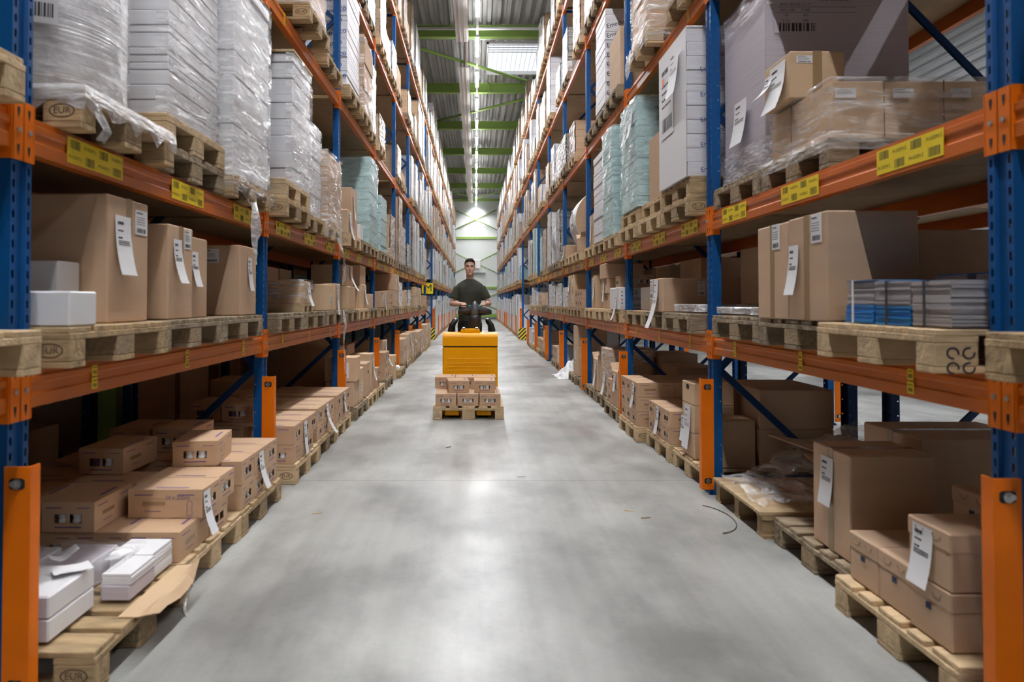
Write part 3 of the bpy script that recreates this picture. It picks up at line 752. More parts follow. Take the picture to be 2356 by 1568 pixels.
def load(s, label, a0, a1, y0, y1, z0, z1, kind, near=False, name='wrapped_load', film=True, step=None, bits=(), group='wrapped loads in the racks', drop=0., jit=None, filmmat=None, seed=None, keep=None, skirt=None):
    """goods on a pallet held together by film: white, brown, mint, printed, grey, lilac"""
    hx, hy, h = (a1 - a0) / 2, (y1 - y0) / 2, z1 - z0
    seed = R.randrange(1000) if seed is None else seed
    mat = {'white': 'paper', 'brown': 'card', 'mint': 'mint', 'printed': 'printed', 'grey': 'greyp', 'lilac': 'lilac', 'tan': 'cardlt'}[kind]
    st = step or {'white': .1, 'brown': .22, 'mint': .105, 'printed': .105, 'grey': .03, 'lilac': 3, 'tan': .2}[kind]
    jt = jit if jit is not None else {'white': .006, 'brown': .008, 'mint': .004, 'printed': .005, 'grey': .012, 'lilac': 0, 'tan': .01}[kind]
    loc = (s * (a0 + a1) / 2, (y0 + y1) / 2, z0); SKR = None
    if skirt:            # skirt = (aisle end, camera-side edge) of the pallet that the film is pulled over
        xs_ = sorted((s * (skirt[0] - .01), s * (skirt[0] + 1.21))); SKR = (xs_[0] - loc[0], xs_[1] - loc[0], skirt[1] - .01 - loc[1], skirt[1] + .81 - loc[1])
    if near:
        o = tag(O(name, slab_core(hx, hy, h, st, jt, seed).mesh('core', mat), None, loc), label, 'wrapped load', group)
        if film: O('stretch_film', film_shell(hx + .004, hy + .004, h, seed, drop, keep=keep, top=keep is None, skirt=SKR).mesh('film', filmmat or ('filmmint' if kind == 'mint' else 'film'), True, recalc=False), o)
    else:
        # shared meshes of unit height, scaled
        v = seed % 4
        def go():
            b = slab_core(hx, hy, 1., st, jt * 1.5, v)
            return b.mesh('core', mat)
        def go2():
            b = slab_core(hx, hy, 1., {'white': .09, 'grey': .05, 'lilac': .5}.get(kind, .2), jt * .7, v)
            f = film_shell(hx + .004, hy + .004, .998, v, .0, .010, 44, 18, True, keep=lambda x, y, z: abs(x) > .93 or (v % 2 and x * (y + .1) * (1 if v > 1 else -1) > .8 + .1 * z))
            n_ = len(b.v); b.v += f.v; b.f += [tuple(i + n_ for i in q) for q in f.f]; b.m += [1] * len(f.f)
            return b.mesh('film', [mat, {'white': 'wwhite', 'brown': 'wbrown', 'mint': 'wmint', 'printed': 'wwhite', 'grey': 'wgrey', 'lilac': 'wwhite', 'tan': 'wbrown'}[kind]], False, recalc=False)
        key = (round(hx, 3), round(hy, 3), kind, v)
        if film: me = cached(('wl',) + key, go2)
        else: me = cached(('wc',) + key, go)
        o = tag(O(name, me, None, loc), label, 'wrapped load', group); o.scale.z = h
    for q in bits:
        knd, face, along, z, w, hh = q[:6]; sd = q[6] if len(q) > 6 else R.randrange(50)
        if knd == 'note': on_face('hanging_note', note_mesh(w, hh, .04, sd % 5), o, s, face, (hx, hy), along, z, .02)
        elif knd == 'label': on_face('shipping_label', sticker_mesh(w, hh, sd % 6 * 2 + 1), o, s, face, (hx, hy), along, z, .012)
        elif knd == 'text': on_face('printing', text_mesh(w, hh, q[6] if len(q) > 6 else 'ink'), o, s, face, (hx, hy), along, z, .008)
    return o

# ------------------------------------------------------------------ goods placed by hand (bays beside the camera)
PT = .146
def SY(s, k, i): return PY(s, k) + .125 + .87 * i
DONE = set()
def done(s, k, lv, *slots):
    for i in slots: DONE.add((s, k, lv, i))
def W(s, k, lv, i=None): return where(s, k, lv, i)

# ---- left, floor level, first bay
pallet(-1, 1.29, 2.459, 0, 'woodmid', 'under white cartons, ' + W(-1, 0, 0, 0), True, 'EUR')
pallet(-1, 1.32, 3.282, 0, 'wood', 'under bottle cartons, ' + W(-1, 0, 0, 1), True, 'EPAL')
pallet(-1, 1.315, 4.086, 0, 'woodmid', 'under bottle cartons, ' + W(-1, 0, 0, 2), True, 'EUR')
b = MB(); rows = []
for i in range(9):
    y = 2.72 + .53 * i / 8
    rows.append([(-1.345 + .015 * q if q < 8 else -1.215, y, PT + .004 + (.012 * max(0, q - 5) / 3 * (1 + math.sin(i * 1.1)) + (.035 * (q / 8) ** 3 if i > 6 else 0)) + (-.035 if q == 8 and 0 < i < 7 else 0)) for q in range(9)])
n0 = 0
for i, r_ in enumerate(rows): b.v += r_
for i in range(8):
    for q in range(8): b.f.append((i * 9 + q, i * 9 + q + 1, (i + 1) * 9 + q + 1, (i + 1) * 9 + q)); b.m.append(0)
cs = O('cardboard_sheet', b.mesh('sheet', 'cardlt', False, recalc=False)); md = cs.modifiers.new('t', 'SOLIDIFY'); md.thickness = .004
tag(cs, 'loose brown cardboard sheet sagging over the edge of a floor pallet', 'cardboard sheet')
for lay in (0, 1):
    carton(-1, 'long white carton, %s of two stacked by the orange guard' % ('upper' if lay else 'lower'), 1.475, 1.70, 2.50, 2.80, PT + .009 + lay * .081, PT + .009 + .079 + lay * .081, 'white', group='white cartons on the floor pallet')
carton(-1, 'small grey-white carton carrying a ream of paper, floor pallet', 1.357, 1.475, 2.84, 3.06, PT + .012, PT + .075, 'lilac', group='white cartons on the floor pallet')
tag(O('paper_ream', slab_core(.058, .105, .045, .012, .003, 3, .001).mesh('ream', 'white'), None, (-1.413, 2.95, PT + .0755)), 'short stack of white paper on a small carton, floor pallet', 'paper stack')
tag(O('paper_ream', slab_core(.09, .10, .115, .012, .002, 5, .001).mesh('ream', 'white'), None, (-1.46, 3.16, PT + .012)), 'taller white paper stack with a printed top, floor pallet', 'paper stack')
carton(-1, 'white carton lying under crumpled plastic, floor pallet', 1.58, 1.78, 2.86, 3.2, PT + .002, PT + .115, 'lilac', group='white cartons on the floor pallet')
carton(-1, 'dark shaded grey carton at the back of the floor pallet', 1.80, 2.3, 2.55, 3.15, PT + .001, PT + .12, 'greybag', group='white cartons on the floor pallet')
for (x, y, z, rx, sz, nm) in ((-1.52, 2.72, PT + .185, .15, (.13, .09), 'curled white delivery note lying across the long white cartons'), (-1.62, 2.84, PT + .19, .6, (.10, .07), 'crumpled white paper standing behind the delivery note')):
    b = MB(); n = 7
    for i in range(n):
        for q in range(4): b.v.append((sz[0] * (i / (n - 1) - .5), sz[1] * (q / 3 - .5), .02 * math.sin(i * .9 + rx * 4) * rx + .035 * rx * (i / n) ** 2))
    for i in range(n - 1):
        for q in range(3): b.f.append((i * 4 + q, i * 4 + q + 1, i * 4 + q + 5, i * 4 + q + 4)); b.m.append(0)
    o = O('paper_note', b.mesh('note', 'white', True, recalc=False), None, (x, y, z), .7); tag(o, nm, 'paper note')
fo = O('plastic_sheet', film_shell(.2, .16, .10, 4, .0).mesh('film', 'filmthin', True, recalc=False), None, (-1.66, 3.03, PT + .02)); tag(fo, 'crumpled clear plastic over the cartons, floor pallet', 'plastic film')
fo = sheet_film('film_tail', None, [((-1.30, 3.17, .13), .05, (0, 1, 0)), ((-1.285, 3.2, .10), .08, (0, 1, 0)), ((-1.28, 3.22, .06), .07, (0, 1, 0)), ((-1.275, 3.2, .03), .05, (0, 1, 0)), ((-1.26, 3.12, .008), .03, (0, 1, 0)), ((-1.22, 3.05, .006), .01, (0, 1, 0))], 'filmdense'); tag(fo, 'tuft of torn film hanging from a floor pallet corner', 'film scrap')
# bottle cartons on the second pallet
z0 = PT + .001; LB = 'left rack, first bay'
for i in range(4): tray('bottle carton, front row on the floor pallet, %s from the aisle, %s' % (ORD[i], LB), -(1.35 + TW / 2 + i * .241), 3.29 + TL / 2, z0, PI / 2, (-1,), jit=.01)
for i in range(3): tray('bottle carton, second row on the floor pallet, %s from the aisle, %s' % (ORD[i], LB), -(1.34 + TL / 2 + i * .363), 3.775, z0, 0, (), jit=.01)
o = tray('bottle carton marked 24 x 200ml with a delivery note, ' + LB, -(1.325 + TL / 2), 3.62, z0 + TH + .004, 0, (1,), jit=.0)
on_face('hanging_note', note_mesh(.085, .21, .045, 2), o, -1, 'A', (TL / 2, TW / 2), -.08, .125, .004)
O('printing', text_mesh('24 x 200ml', .026, 'inkpurple'), o, (.06, -TW / 2 - .003, .098))
bo = MB()
pts = [(0, 0), (.012, 0), (.013, .02), (.009, .03), (.013, .042), (.012, .062), (.006, .07), (-.006, .07), (-.012, .062), (-.013, .042), (-.009, .03), (-.013, .02), (-.012, 0), (0, 0)]
for p, q in zip(pts, pts[1:]): bo.tube([(p[0], 0, p[1]), (q[0], 0, q[1])], .0012, 4)
O('bottle_mark', bo.mesh('mark', 'inkpurple'), o, (.118, -TW / 2 - .002, .012))
tray('bottle carton with open window, upper layer behind the paper stacks, ' + LB, -(1.733 + TW / 2), 3.28 + TL / 2, z0 + TH + .004, PI / 2, (-1,), jit=.0)
tray('bottle carton in shade, upper layer, deepest of its row, ' + LB, -(1.985 + TW / 2), 3.30 + TL / 2, z0 + TH + .004, PI / 2, (-1,), jit=.01)
tray('bottle carton with window to the aisle, upper layer, ' + LB, -(1.335 + TL / 2), 3.865, z0 + TH + .004, 0, (1,), jit=.0)
for i in range(3): tray('bottle carton of the shaded upper layer, second row, %s inward, %s' % (ORD[i], LB), -(1.71 + TL / 2 + i * .363), 3.865 if i else 3.76, z0 + TH + .004, 0, (), jit=.01)
# third pallet
for lay in (0, 1):
    for rw in range(3):
        for i in range(3):
            y = 4.11 + TW / 2 + rw * .243
            o = tray('bottle carton, %s layer, row %s, %s inward, far floor pallet, %s' % (('bottom', 'second')[lay], ORD[rw], ORD[i], LB), -(1.335 + TL / 2 + i * .363), y, z0 + lay * (TH + .004), 0, (1,) if i == 0 else (), jit=.012)
            if lay and rw == 1 and i == 0: on_face('hanging_note', note_mesh(.09, .22, .05, 1), o, -1, 'A', (TL / 2, TW / 2), 0, .12, .004)
tray('bottle carton set askew on top near the aisle, far pallet, ' + LB, -1.575, 4.17, z0 + 2 * (TH + .004), PI / 2 + .12, (-1,), jit=0)
tray('bottle carton alone on top deeper in, far pallet, ' + LB, -1.965, 3.98, z0 + 2 * (TH + .004), PI / 2 - .05, (-1,), jit=0)
tray('bottle carton on top at the back, far pallet, ' + LB, -2.1, 4.55, z0 + 2 * (TH + .004), PI / 2, (-1,), jit=0)
tray('bottle carton on top beside the back one, far pallet, ' + LB, -1.84, 4.55, z0 + 2 * (TH + .004), PI / 2, (-1,), jit=0)
done(-1, 0, 0, 0, 1, 2)
# ---- left floor, second bay
LB = 'left rack, second bay'
pallet(-1, 1.31, 5.262, 0, 'wood', 'stamped EUR under bottle cartons, ' + W(-1, 1, 0, 0), True, 'EUR')
pallet(-1, 1.33, 6.10, 0, 'woodmid', 'under bottle cartons, ' + W(-1, 1, 0, 1), True)
pallet(-1, 1.34, 6.96, 0, 'wood', 'under bottle cartons, ' + W(-1, 1, 0, 2), True)
for lay in (0, 1):
    for i in range(2):
        tray('bottle carton, %s layer, camera-facing row, %s inward, near floor pallet, %s' % (('bottom', 'upper')[lay], ORD[i], LB), -(1.33 + (TW / 2 if not lay else TL / 2) + i * (.241 if not lay else .363)), 5.275 + (TL / 2 if not lay else TW / 2), z0 + lay * (TH + .004), PI / 2 if not lay else 0, (-1, 1), jit=.01)
    for rw in range(2 if lay else 1):
        for i in range(2):
            o = tray('bottle carton, %s layer, row %s, %s inward, near floor pallet, %s' % (('bottom', 'upper')[lay], ORD[rw + 1], ORD[i], LB), -(1.33 + TL / 2 + i * .363), 5.656 + TW / 2 + rw * .243 + (-.118 if lay else 0) + (.0 if lay or rw == 0 else -.03), z0 + lay * (TH + .004), 0, (1,) if i == 0 else (), jit=.01)
            if lay and rw == 0 and i == 0: on_face('hanging_note', note_mesh(.09, .25, .02, 3), o, -1, 'A', (TL / 2, TW / 2), -.05, .12, .004)
for p, yb in ((1, 6.13), (2, 6.99)):
    for lay in range(2):
        for rw in range(3):
            for i in range(2):
                o = tray('bottle carton, %s layer, row %s, %s inward, %s, %s' % (('bottom', 'upper')[lay], ORD[rw], ORD[i], ('', 'middle pallet', 'far pallet')[p], LB), -(1.35 + TL / 2 + i * .363), yb + TW / 2 + rw * .243, z0 + lay * (TH + .004), 0, (1,) if i == 0 else (), jit=.015)
                if lay and i == 0 and (p, rw) in ((1, 1), (2, 1)): on_face('hanging_note', note_mesh(.085, .26 if p == 1 else .2, .09 if p == 1 else .02, p), o, -1, 'A', (TL / 2, TW / 2), .03, .125, .004)
tray('bottle carton on top showing two bottles, near pallet, ' + LB, -1.80, 5.62, z0 + 2 * (TH + .004), PI / 2, (-1,), jit=0)
tray('bottle carton on top next to the first, near pallet, ' + LB, -2.06, 5.66, z0 + 2 * (TH + .004), PI / 2, (-1,), jit=0)
tray('bottle carton third layer in shade, middle pallet, ' + LB, -1.95, 6.2, z0 + 2 * (TH + .004), PI / 2, (-1,), jit=0)
carton(-1, 'tan carton deep on the middle floor pallet, ' + LB, 2.0, 2.4, 6.5, 6.9, z0 + .28, z0 + .48, 'cardlt', name='carton')
done(-1, 1, 0, 0, 1, 2)
# ---- left floor, third bay
LB = 'left rack, third bay'; S3 = 0
pallet(-1, 1.33, 8.08, 0, 'woodgrey', 'under stacked cartons, ' + W(-1, 2, 0, 0), True); pallet(-1, 1.33, 8.93, 0, 'wood', 'under mixed cartons, ' + W(-1, 2, 0, 1), True); pallet(-1, 1.33, 9.78, 0, 'wood', 'beside the guard, ' + W(-1, 2, 0, 2), True)
carton(-1, 'brown carton with white barcode label, upper of two, ' + LB, 1.35, 1.70, 8.09, 8.42, z0 + .285, z0 + .56, 'cardlt', bits=[('label', 'N', .0, .13, .2, .17, 3)], tape='N')
carton(-1, 'plain brown carton, lower of two by the guard, ' + LB, 1.37, 1.69, 8.10, 8.42, z0, z0 + .283, 'card', tape='A')
carton(-1, 'tan carton with white note facing the aisle, ' + LB, 1.36, 1.66, 8.45, 8.75, z0, z0 + .40, 'cardlt', bits=[('label', 'A', 0, .15, .12, .14, 1)])
carton(-1, 'carton with blue mark near its top, ' + LB, 1.36, 1.70, 8.90, 9.3, z0, z0 + .42, 'card', bits=[('hole', 'A', 0, .3, 0, 0)])
carton(-1, 'big open carton with flaps standing behind, ' + LB, 1.72, 2.4, 8.75, 9.4, z0, z0 + .62, 'card', open_=True, bits=[('label', 'N', -.1, .1, .12, .13, 1)])
carton(-1, 'carton hung with white slips, ' + LB, 1.37, 1.66, 9.45, 9.75, z0, z0 + .5, 'cardlt', bits=[('note', 'A', .0, .42, .1, .28, 1), ('label', 'A', .08, .36, .1, .16, 2)])
carton(-1, 'tall shaded carton near the far guard, ' + LB, 1.75, 2.3, 9.75, 10.4, z0, z0 + .6, 'card')
for lay in range(2): tray('bottle carton, %s of two on the far pallet, %s' % (('lower', 'upper')[lay], LB), -1.53, 10.0, z0 + lay * (TH + .004), 0, (1,))
done(-1, 2, 0, 0, 1, 2)
# ---- left floor, fourth bay
LB = 'left rack, fourth bay'
pallet(-1, 1.34, 10.9, 0, 'woodgrey', 'under bottle cartons, ' + W(-1, 3, 0, 0)); pallet(-1, 1.30, 12.55, 0, 'woodmid', 'low with paper on it, ' + W(-1, 3, 0, 2))
for lay in range(3):
    for rw in range(2): o = tray('bottle carton, %s of three, %s row, near pallet, %s' % (('lowest', 'middle', 'top')[lay], ORD[rw], LB), -1.55, 11.03 + rw * .245, z0 + lay * (TH + .004), 0, (1,))
carton(-1, 'shoebox-shaped carton with a paper strip hanging off, ' + LB, 1.5, 2.0, 11.75, 12.19, z0 - PT, z0 + .55, 'card', bits=[('note', 'A', 0, .68, .12, .42, 2, .12)])
carton(-1, 'low brown carton with hand hole at the aisle edge, ' + LB, 1.38, 1.75, 12.21, 12.52, 0, .42, 'cardlt', bits=[('hole', 'A', 0, .28, 0, 0)])
carton(-1, 'brown carton under the paper on the far pallet, ' + LB, 1.8, 2.3, 12.6, 13.2, z0, z0 + .4, 'card')
tag(O('paper_ream', slab_core(.1, .18, .05, .012, .012, 3, .001).mesh('ream', 'white'), None, (-1.46, 12.85, PT), .1), 'loose white papers on a low floor pallet, ' + LB, 'paper stack')
done(-1, 3, 0, 0, 1, 2)

# ---- left lowest shelf
z1 = LV[-1][1]; zt = z1 + PT
pallet(-1, 1.40, 1.5 + .02, z1, 'wood', 'at the picture edge, ' + W(-1, -1, 1, 2), True)
pallet(-1, 1.41, 2.50, z1, 'woodmid', 'under the big carton, ' + W(-1, 0, 1, 0), True, 'EUR'); pallet(-1, 1.45, 3.33, z1, 'woodgrey', 'under labelled cartons, ' + W(-1, 0, 1, 1), True); pallet(-1, 1.47, 4.17, z1, 'woodgrey', 'under taped carton, ' + W(-1, 0, 1, 2), True)
carton(-1, 'big brown carton with long note and barcode label, lowest shelf', 1.50, 2.25, 2.92, 3.28, zt, zt + .53, 'card', tape='A', bits=[('note', 'A', -.06, .45, .135, .25, 1, .03), ('label', 'A', .11, .44, .11, .11, 3)])
carton(-1, 'small white carton before the big brown one, lowest shelf', 1.425, 1.62, 2.52, 2.70, zt, zt + .125, 'white', group='white cartons on the lowest shelf')
carton(-1, 'taller white carton half behind the blue upright, lowest shelf', 1.60, 1.78, 2.75, 2.90, zt, zt + .245, 'white', group='white cartons on the lowest shelf')
carton(-1, 'brown carton with curled note, second from the upright, lowest shelf', 1.50, 2.0, 3.50, 3.80, zt, zt + .47, 'card', tape='A', bits=[('note', 'A', -.05, .40, .10, .22, 2, .04), ('label', 'A', .08, .41, .085, .10, 3)])
carton(-1, 'brown carton just behind the curled-note carton, lowest shelf', 1.535, 2.0, 3.84, 4.10, zt, zt + .44, 'card', bits=[('note', 'A', -.06, .36, .09, .19, 3, .03)])
carton(-1, 'brown carton with dark tape and two white labels, lowest shelf', 1.50, 1.98, 4.57, 4.90, zt, zt + .45, 'card', bits=[('label', 'N', .04, .38, .13, .09, 1), ('note', 'A', .02, .38, .085, .22, 4, .02)], tape='N')
carton(-1, 'plain carton in the shade at the back, lowest shelf, first bay', 2.05, 2.4, 4.5, 5.0, zt, zt + .4, 'card')
done(-1, 0, 1, 0, 1, 2)
LB = 'lowest shelf, second bay, left rack'
Y = [SY(-1, 1, i) for i in range(3)]
pallet(-1, 1.45, 5.28, z1, 'woodgrey', W(-1, 1, 1, 0), True); pallet(-1, 1.45, 6.13, z1, 'woodgrey', W(-1, 1, 1, 1), True); pallet(-1, 1.45, 7.02, z1, 'woodgrey', W(-1, 1, 1, 2), True)
carton(-1, 'dark reddish carton in the shade, ' + LB, 1.75, 2.3, 5.35, 5.95, zt, zt + .26, 'red')
h0 = T('wooden_crate', 'small wooden half pallet carrying film-wrapped goods, ' + LB, 'crate', (-1.70, 6.35, zt))
O('crate_base', MB().box(-.22, .22, -.2, .2, .05, .07).box(-.22, .22, -.2, -.13, 0, .05).box(-.22, .22, .13, .2, 0, .05).box(-.22, .22, -.03, .03, 0, .05).mesh('crate', 'wood'), h0)
O('crate_back', MB().box(-.22, -.19, -.2, .2, .07, .22).mesh('crate', 'woodmid'), h0)
o = load(-1, 'crumpled film parcel with a white note, ' + LB, 1.5, 1.86, 6.17, 6.55, zt + .0705, zt + .27, 'tan', True, name='wrapped_parcel', bits=[('note', 'A', 0, .18, .1, .2, 1)], drop=.0)
carton(-1, 'carton with hand hole and curved mark, ' + LB, 1.48, 1.80, 7.05, 7.42, zt, zt + .26, 'cardlt', bits=[('hole', 'N', -.05, .17, 0, 0), ('label', 'A', .1, .12, .07, .11, 3)])
carton(-1, 'carton with long note, beside the upright, ' + LB, 1.47, 1.78, 7.47, 7.8, zt, zt + .28, 'cardlt', bits=[('note', 'A', 0, .27, .1, .32, 2, .02)])
carton(-1, 'large dim carton at the back, first, ' + LB, 1.95, 2.45, 6.7, 7.1, zt, zt + .42, 'card'); carton(-1, 'large dim carton at the back, second, ' + LB, 1.95, 2.45, 7.15, 7.6, zt, zt + .42, 'card')
done(-1, 1, 1, 0, 1, 2)
LB = 'lowest shelf, third bay, left rack'
pallet(-1, 1.45, 8.1, z1, 'woodgrey', W(-1, 2, 1, 0), True); pallet(-1, 1.45, 8.96, z1, 'wood', W(-1, 2, 1, 1), True, 'EUR'); pallet(-1, 1.45, 9.85, z1, 'woodgrey', W(-1, 2, 1, 2), True)
carton(-1, 'tan lidded carton, lower, ' + LB, 1.5, 1.95, 8.45, 8.95, zt, zt + .27, 'cardlt'); carton(-1, 'tan carton with curling note, upper, ' + LB, 1.52, 1.95, 8.48, 8.9, zt + .271, zt + .53, 'cardlt', bits=[('note', 'A', 0, .25, .12, .3, 1, .1)])
carton(-1, 'tan carton at the foot of a tall stack, ' + LB, 1.5, 1.95, 9.4, 9.85, zt, zt + .32, 'cardlt', bits=[('note', 'A', .1, .3, .1, .25, 2, .04)]); carton(-1, 'tan carton on top of a tall stack, ' + LB, 1.51, 1.95, 9.38, 9.84, zt + .321, zt + .57, 'card')
carton(-1, 'brown carton beside the far upright, ' + LB, 1.5, 1.9, 10.15, 10.5, zt, zt + .2, 'card')
done(-1, 2, 1, 0, 1, 2)

# ---- left second shelf
z2 = LV[-1][2]; zt = z2 + PT
pallet(-1, 1.45, 1.50, z2, 'wood', 'cut by the picture edge, ' + W(-1, -1, 2, 2), True)
pallet(-1, 1.44, 2.61, z2, 'woodmid', 'skirted with film under a wrapped roll, ' + W(-1, 0, 2, 0), True, 'EUR')
# the round film-wrapped roll
b = MB(); rs = []
for i in range(15):
    z = i / 14 * 1.15; k = 1 - .16 * max(0, (z - .62) / .53) ** 1.3
    rs.append([(.31 * k * (1 + .012 * noise.noise(Vector((math.cos(a) * 3, math.sin(a) * 3, z * 9)))) * (abs(math.cos(a)) ** .9) * (1 if math.cos(a) > 0 else -1), .335 * k * (abs(math.sin(a)) ** .9) * (1 if math.sin(a) > 0 else -1), z) for a in [2 * PI * j / 40 + .01 for j in range(40)]])
ro = tag(O('wrapped_roll', b.rings(rs).mesh('roll', 'greybag', True), None, (-1.83, 3.01, zt + .001)), 'rounded bundle in clear film with a white label, second shelf by the upright', 'wrapped load', 'wrapped loads in the racks')
b = MB(); rs2 = [[(x * 1.03, y * 1.03, z) for x, y, z in r_] for r_ in rs[:-1]]; b.rings(rs2, cap=False)
O('stretch_film', b.mesh('film', film_mat('fine_ribbed_film', (.95, .95, .97), (.1, .7), (2, 2, 60), .02), True, recalc=False), ro)
sm = sticker_mesh(.13, .30, 3); O('shipping_label', sm, ro, (.18, -.325, .42), .45)
sk = MB()
for (xa, ya), (xb, yb), n in (((.40, -.40), (.40, .40), 12), ((-.4, -.40), (.40, -.40), 12)):
    prev = None
    for i in range(n + 1):
        f = i / n; x = xa + (xb - xa) * f; y = ya + (yb - ya) * f; d = .06 + .035 * math.sin(i * 2.3)
        c = [(x * .97, y * .97, .02), (x, y, .0), (x + .006, y - .004, -.04), (x, y, -d)]
        if prev:
            for q in range(3): sk.face([prev[q], c[q], c[q + 1], prev[q + 1]])
        prev = c
O('film_skirt', sk.mesh('skirt', 'filmdense', True, recalc=False), ro)
sheet_film('film_tail', ro, [((.40, -.31, -.05), .05, (0, 1, 0)), ((.405, -.29, -.09), .07, (0, 1, 0)), ((.41, -.28, -.13), .09, (0, 1, 0)), ((.40, -.28, -.17), .05, (0, 1, 0))], 'filmdense')
pallet(-1, 1.50, 3.46, z2, 'woodgrey', 'lower of two under a sheet stack, ' + W(-1, 0, 2, 1), True); pallet(-1, 1.505, 3.49, zt + .001, 'wood', 'upper of two under a sheet stack, ' + W(-1, 0, 2, 1), True)
load(-1, 'tall stack of white sheets half covered in film, second shelf, first bay', 1.53, 2.5, 3.55, 4.22, zt + PT + .002, 3.42, 'white', True, step=.075, jit=.004, seed=8, keep=lambda x, y, z: x > .97 or (y < -.97 and x > .84 + .12 * math.sin(z * 9) ** 2))
pallet(-1, 1.46, 4.31, z2, 'woodmid', 'hidden in film, ' + W(-1, 0, 2, 2), True)
o = load(-1, 'tall glossy film-wrapped white bundle beside the upright, second shelf', 1.47, 2.5, 4.33, 5.06, zt, 3.38, 'white', True, step=.3, drop=.10, seed=21, skirt=(1.46, 4.31))
sheet_film('film_tail', o, [((.50, -.05, -.08), .12, (0, 1, .1)), ((.545, -.03, -.14), .15, (0, 1, .2)), ((.555, -.02, -.22), .12, (0, 1, 0)), ((.555, 0, -.31), .16, (0, 1, -.1)), ((.55, .0, -.40), .12, (0, 1, .1)), ((.55, -.01, -.47), .07, (0, 1, 0)), ((.55, 0, -.54), .02, (0, 1, 0))], 'filmdense')
done(-1, 0, 2, 0, 1, 2)
pallet(-1, 1.40, 5.28, z2, 'woodmid', 'carved end block, lower of two, ' + W(-1, 1, 2, 0), True, 'EUR'); pallet(-1, 1.42, 5.34, zt + .001, 'wood', 'upper of two, ' + W(-1, 1, 2, 0), True)
o = load(-1, 'stack of white sheets in film with a board on top, second shelf, second bay', 1.45, 2.4, 5.66, 6.26, zt + PT + .002, 3.31, 'white', True, step=.13, jit=.008, seed=31, keep=lambda x, y, z: x > .97 or (y < -.97 and x > .86 + .1 * math.sin(z * 7) ** 2))
O('top_board', MB().box(-.49, .49, -.32, .32, 0, .02, 0, .003).mesh('board', 'wood'), o, (0, 0, 3.312 - (zt + PT)))
pallet(-1, 1.46, 6.15, z2, 'woodmid', 'between two loads, ' + W(-1, 1, 2, 1), True); pallet(-1, 1.46, 7.02, z2, 'wood', 'under film-wrapped brown cartons, ' + W(-1, 1, 2, 2), True)
load(-1, 'low bulging film-covered white goods, second shelf, second bay, middle slot', 1.5, 2.4, 6.34, 6.9, zt, 2.95, 'white', True, seed=33)
o = load(-1, 'brown cartons wrapped in shiny film with a dangling tail, second bay', 1.47, 2.4, 7.05, 7.79, zt, 2.83, 'brown', True, step=.6, seed=35, drop=.13, skirt=(1.46, 7.02))
sheet_film('film_tail', o, [((.47, .26, -.10), .14, (0, 1, .1)), ((.50, .29, -.2), .15, (0, 1, .2)), ((.52, .3, -.30), .10, (0, 1, 0)), ((.52, .31, -.42), .16, (0, 1, -.1)), ((.52, .3, -.52), .15, (0, 1, .1)), ((.51, .29, -.60), .05, (0, 1, 0))], 'filmdense')
tg = sheet_film('hanging_film', None, [((-1.44, 7.83, 1.245), .03, (0, 1, 0)), ((-1.425, 7.82, 1.16), .09, (0, 1, .1)), ((-1.42, 7.81, 1.08), .17, (0, 1, 0)), ((-1.43, 7.80, 1.0), .07, (0, 1, 0)), ((-1.43, 7.8, .86), .03, (0, 1, 0)), ((-1.42, 7.8, .7), .025, (0, 1, .2)), ((-1.42, 7.82, .55), .02, (0, 1, 0))], 'filmdense'); tag(tg, 'white film tail hanging before an orange guard, left rack', 'film scrap')
done(-1, 1, 2, 0, 1, 2)
LB = 'second shelf, third bay, left rack'
pallet(-1, 1.42, 8.1, z2, 'wood', 'under two tan cartons, ' + W(-1, 2, 2, 0), True, 'EUR'); pallet(-1, 1.42, 8.98, z2, 'woodgrey', W(-1, 2, 2, 1), True, 'EUR'); pallet(-1, 1.44, 9.85, z2, 'woodmid', 'under mint stack, ' + W(-1, 2, 2, 2), True)
carton(-1, 'tan carton with long note, lower and nearer, ' + LB, 1.45, 1.75, 8.12, 8.42, zt, zt + .27, 'cardlt', bits=[('note', 'A', 0, .25, .12, .32, 1, .05)])
carton(-1, 'tall brown carton behind, with two notes, ' + LB, 1.47, 1.95, 8.5, 8.9, zt, zt + .58, 'card', bits=[('note', 'A', -.05, .5, .09, .3, 2, .02)])
load(-1, 'big block of printed sheets at the back, ' + LB, 1.9, 2.45, 9.0, 9.7, zt, 3.25, 'lilac', True, film=False)
carton(-1, 'small white carton before the mint stack, ' + LB, 1.46, 1.62, 9.1, 9.3, zt, zt + .2, 'white')
o = load(-1, 'tall pale mint wrapped paper stack, ' + LB, 1.46, 2.3, 9.87, 10.6, zt, 3.33, 'mint', True, seed=41)
done(-1, 2, 2, 0, 1, 2)
pallet(-1, 1.44, 10.95, z2, 'woodgrey', 'under narrow mint stack, ' + W(-1, 3, 2, 0)); load(-1, 'narrower mint wrapped stack next to the tall mint one, left rack', 1.45, 2.3, 11.0, 11.7, zt, 2.98, 'mint', False, film=False, seed=2)
pallet(-1, 1.44, 11.82, z2, 'woodmid', 'under white goods, ' + W(-1, 3, 2, 1)); load(-1, 'white wrapped goods after the mint stacks, left rack, fourth bay', 1.7, 2.4, 11.95, 12.5, zt, 2.8, 'white')
done(-1, 3, 2, 0, 1)
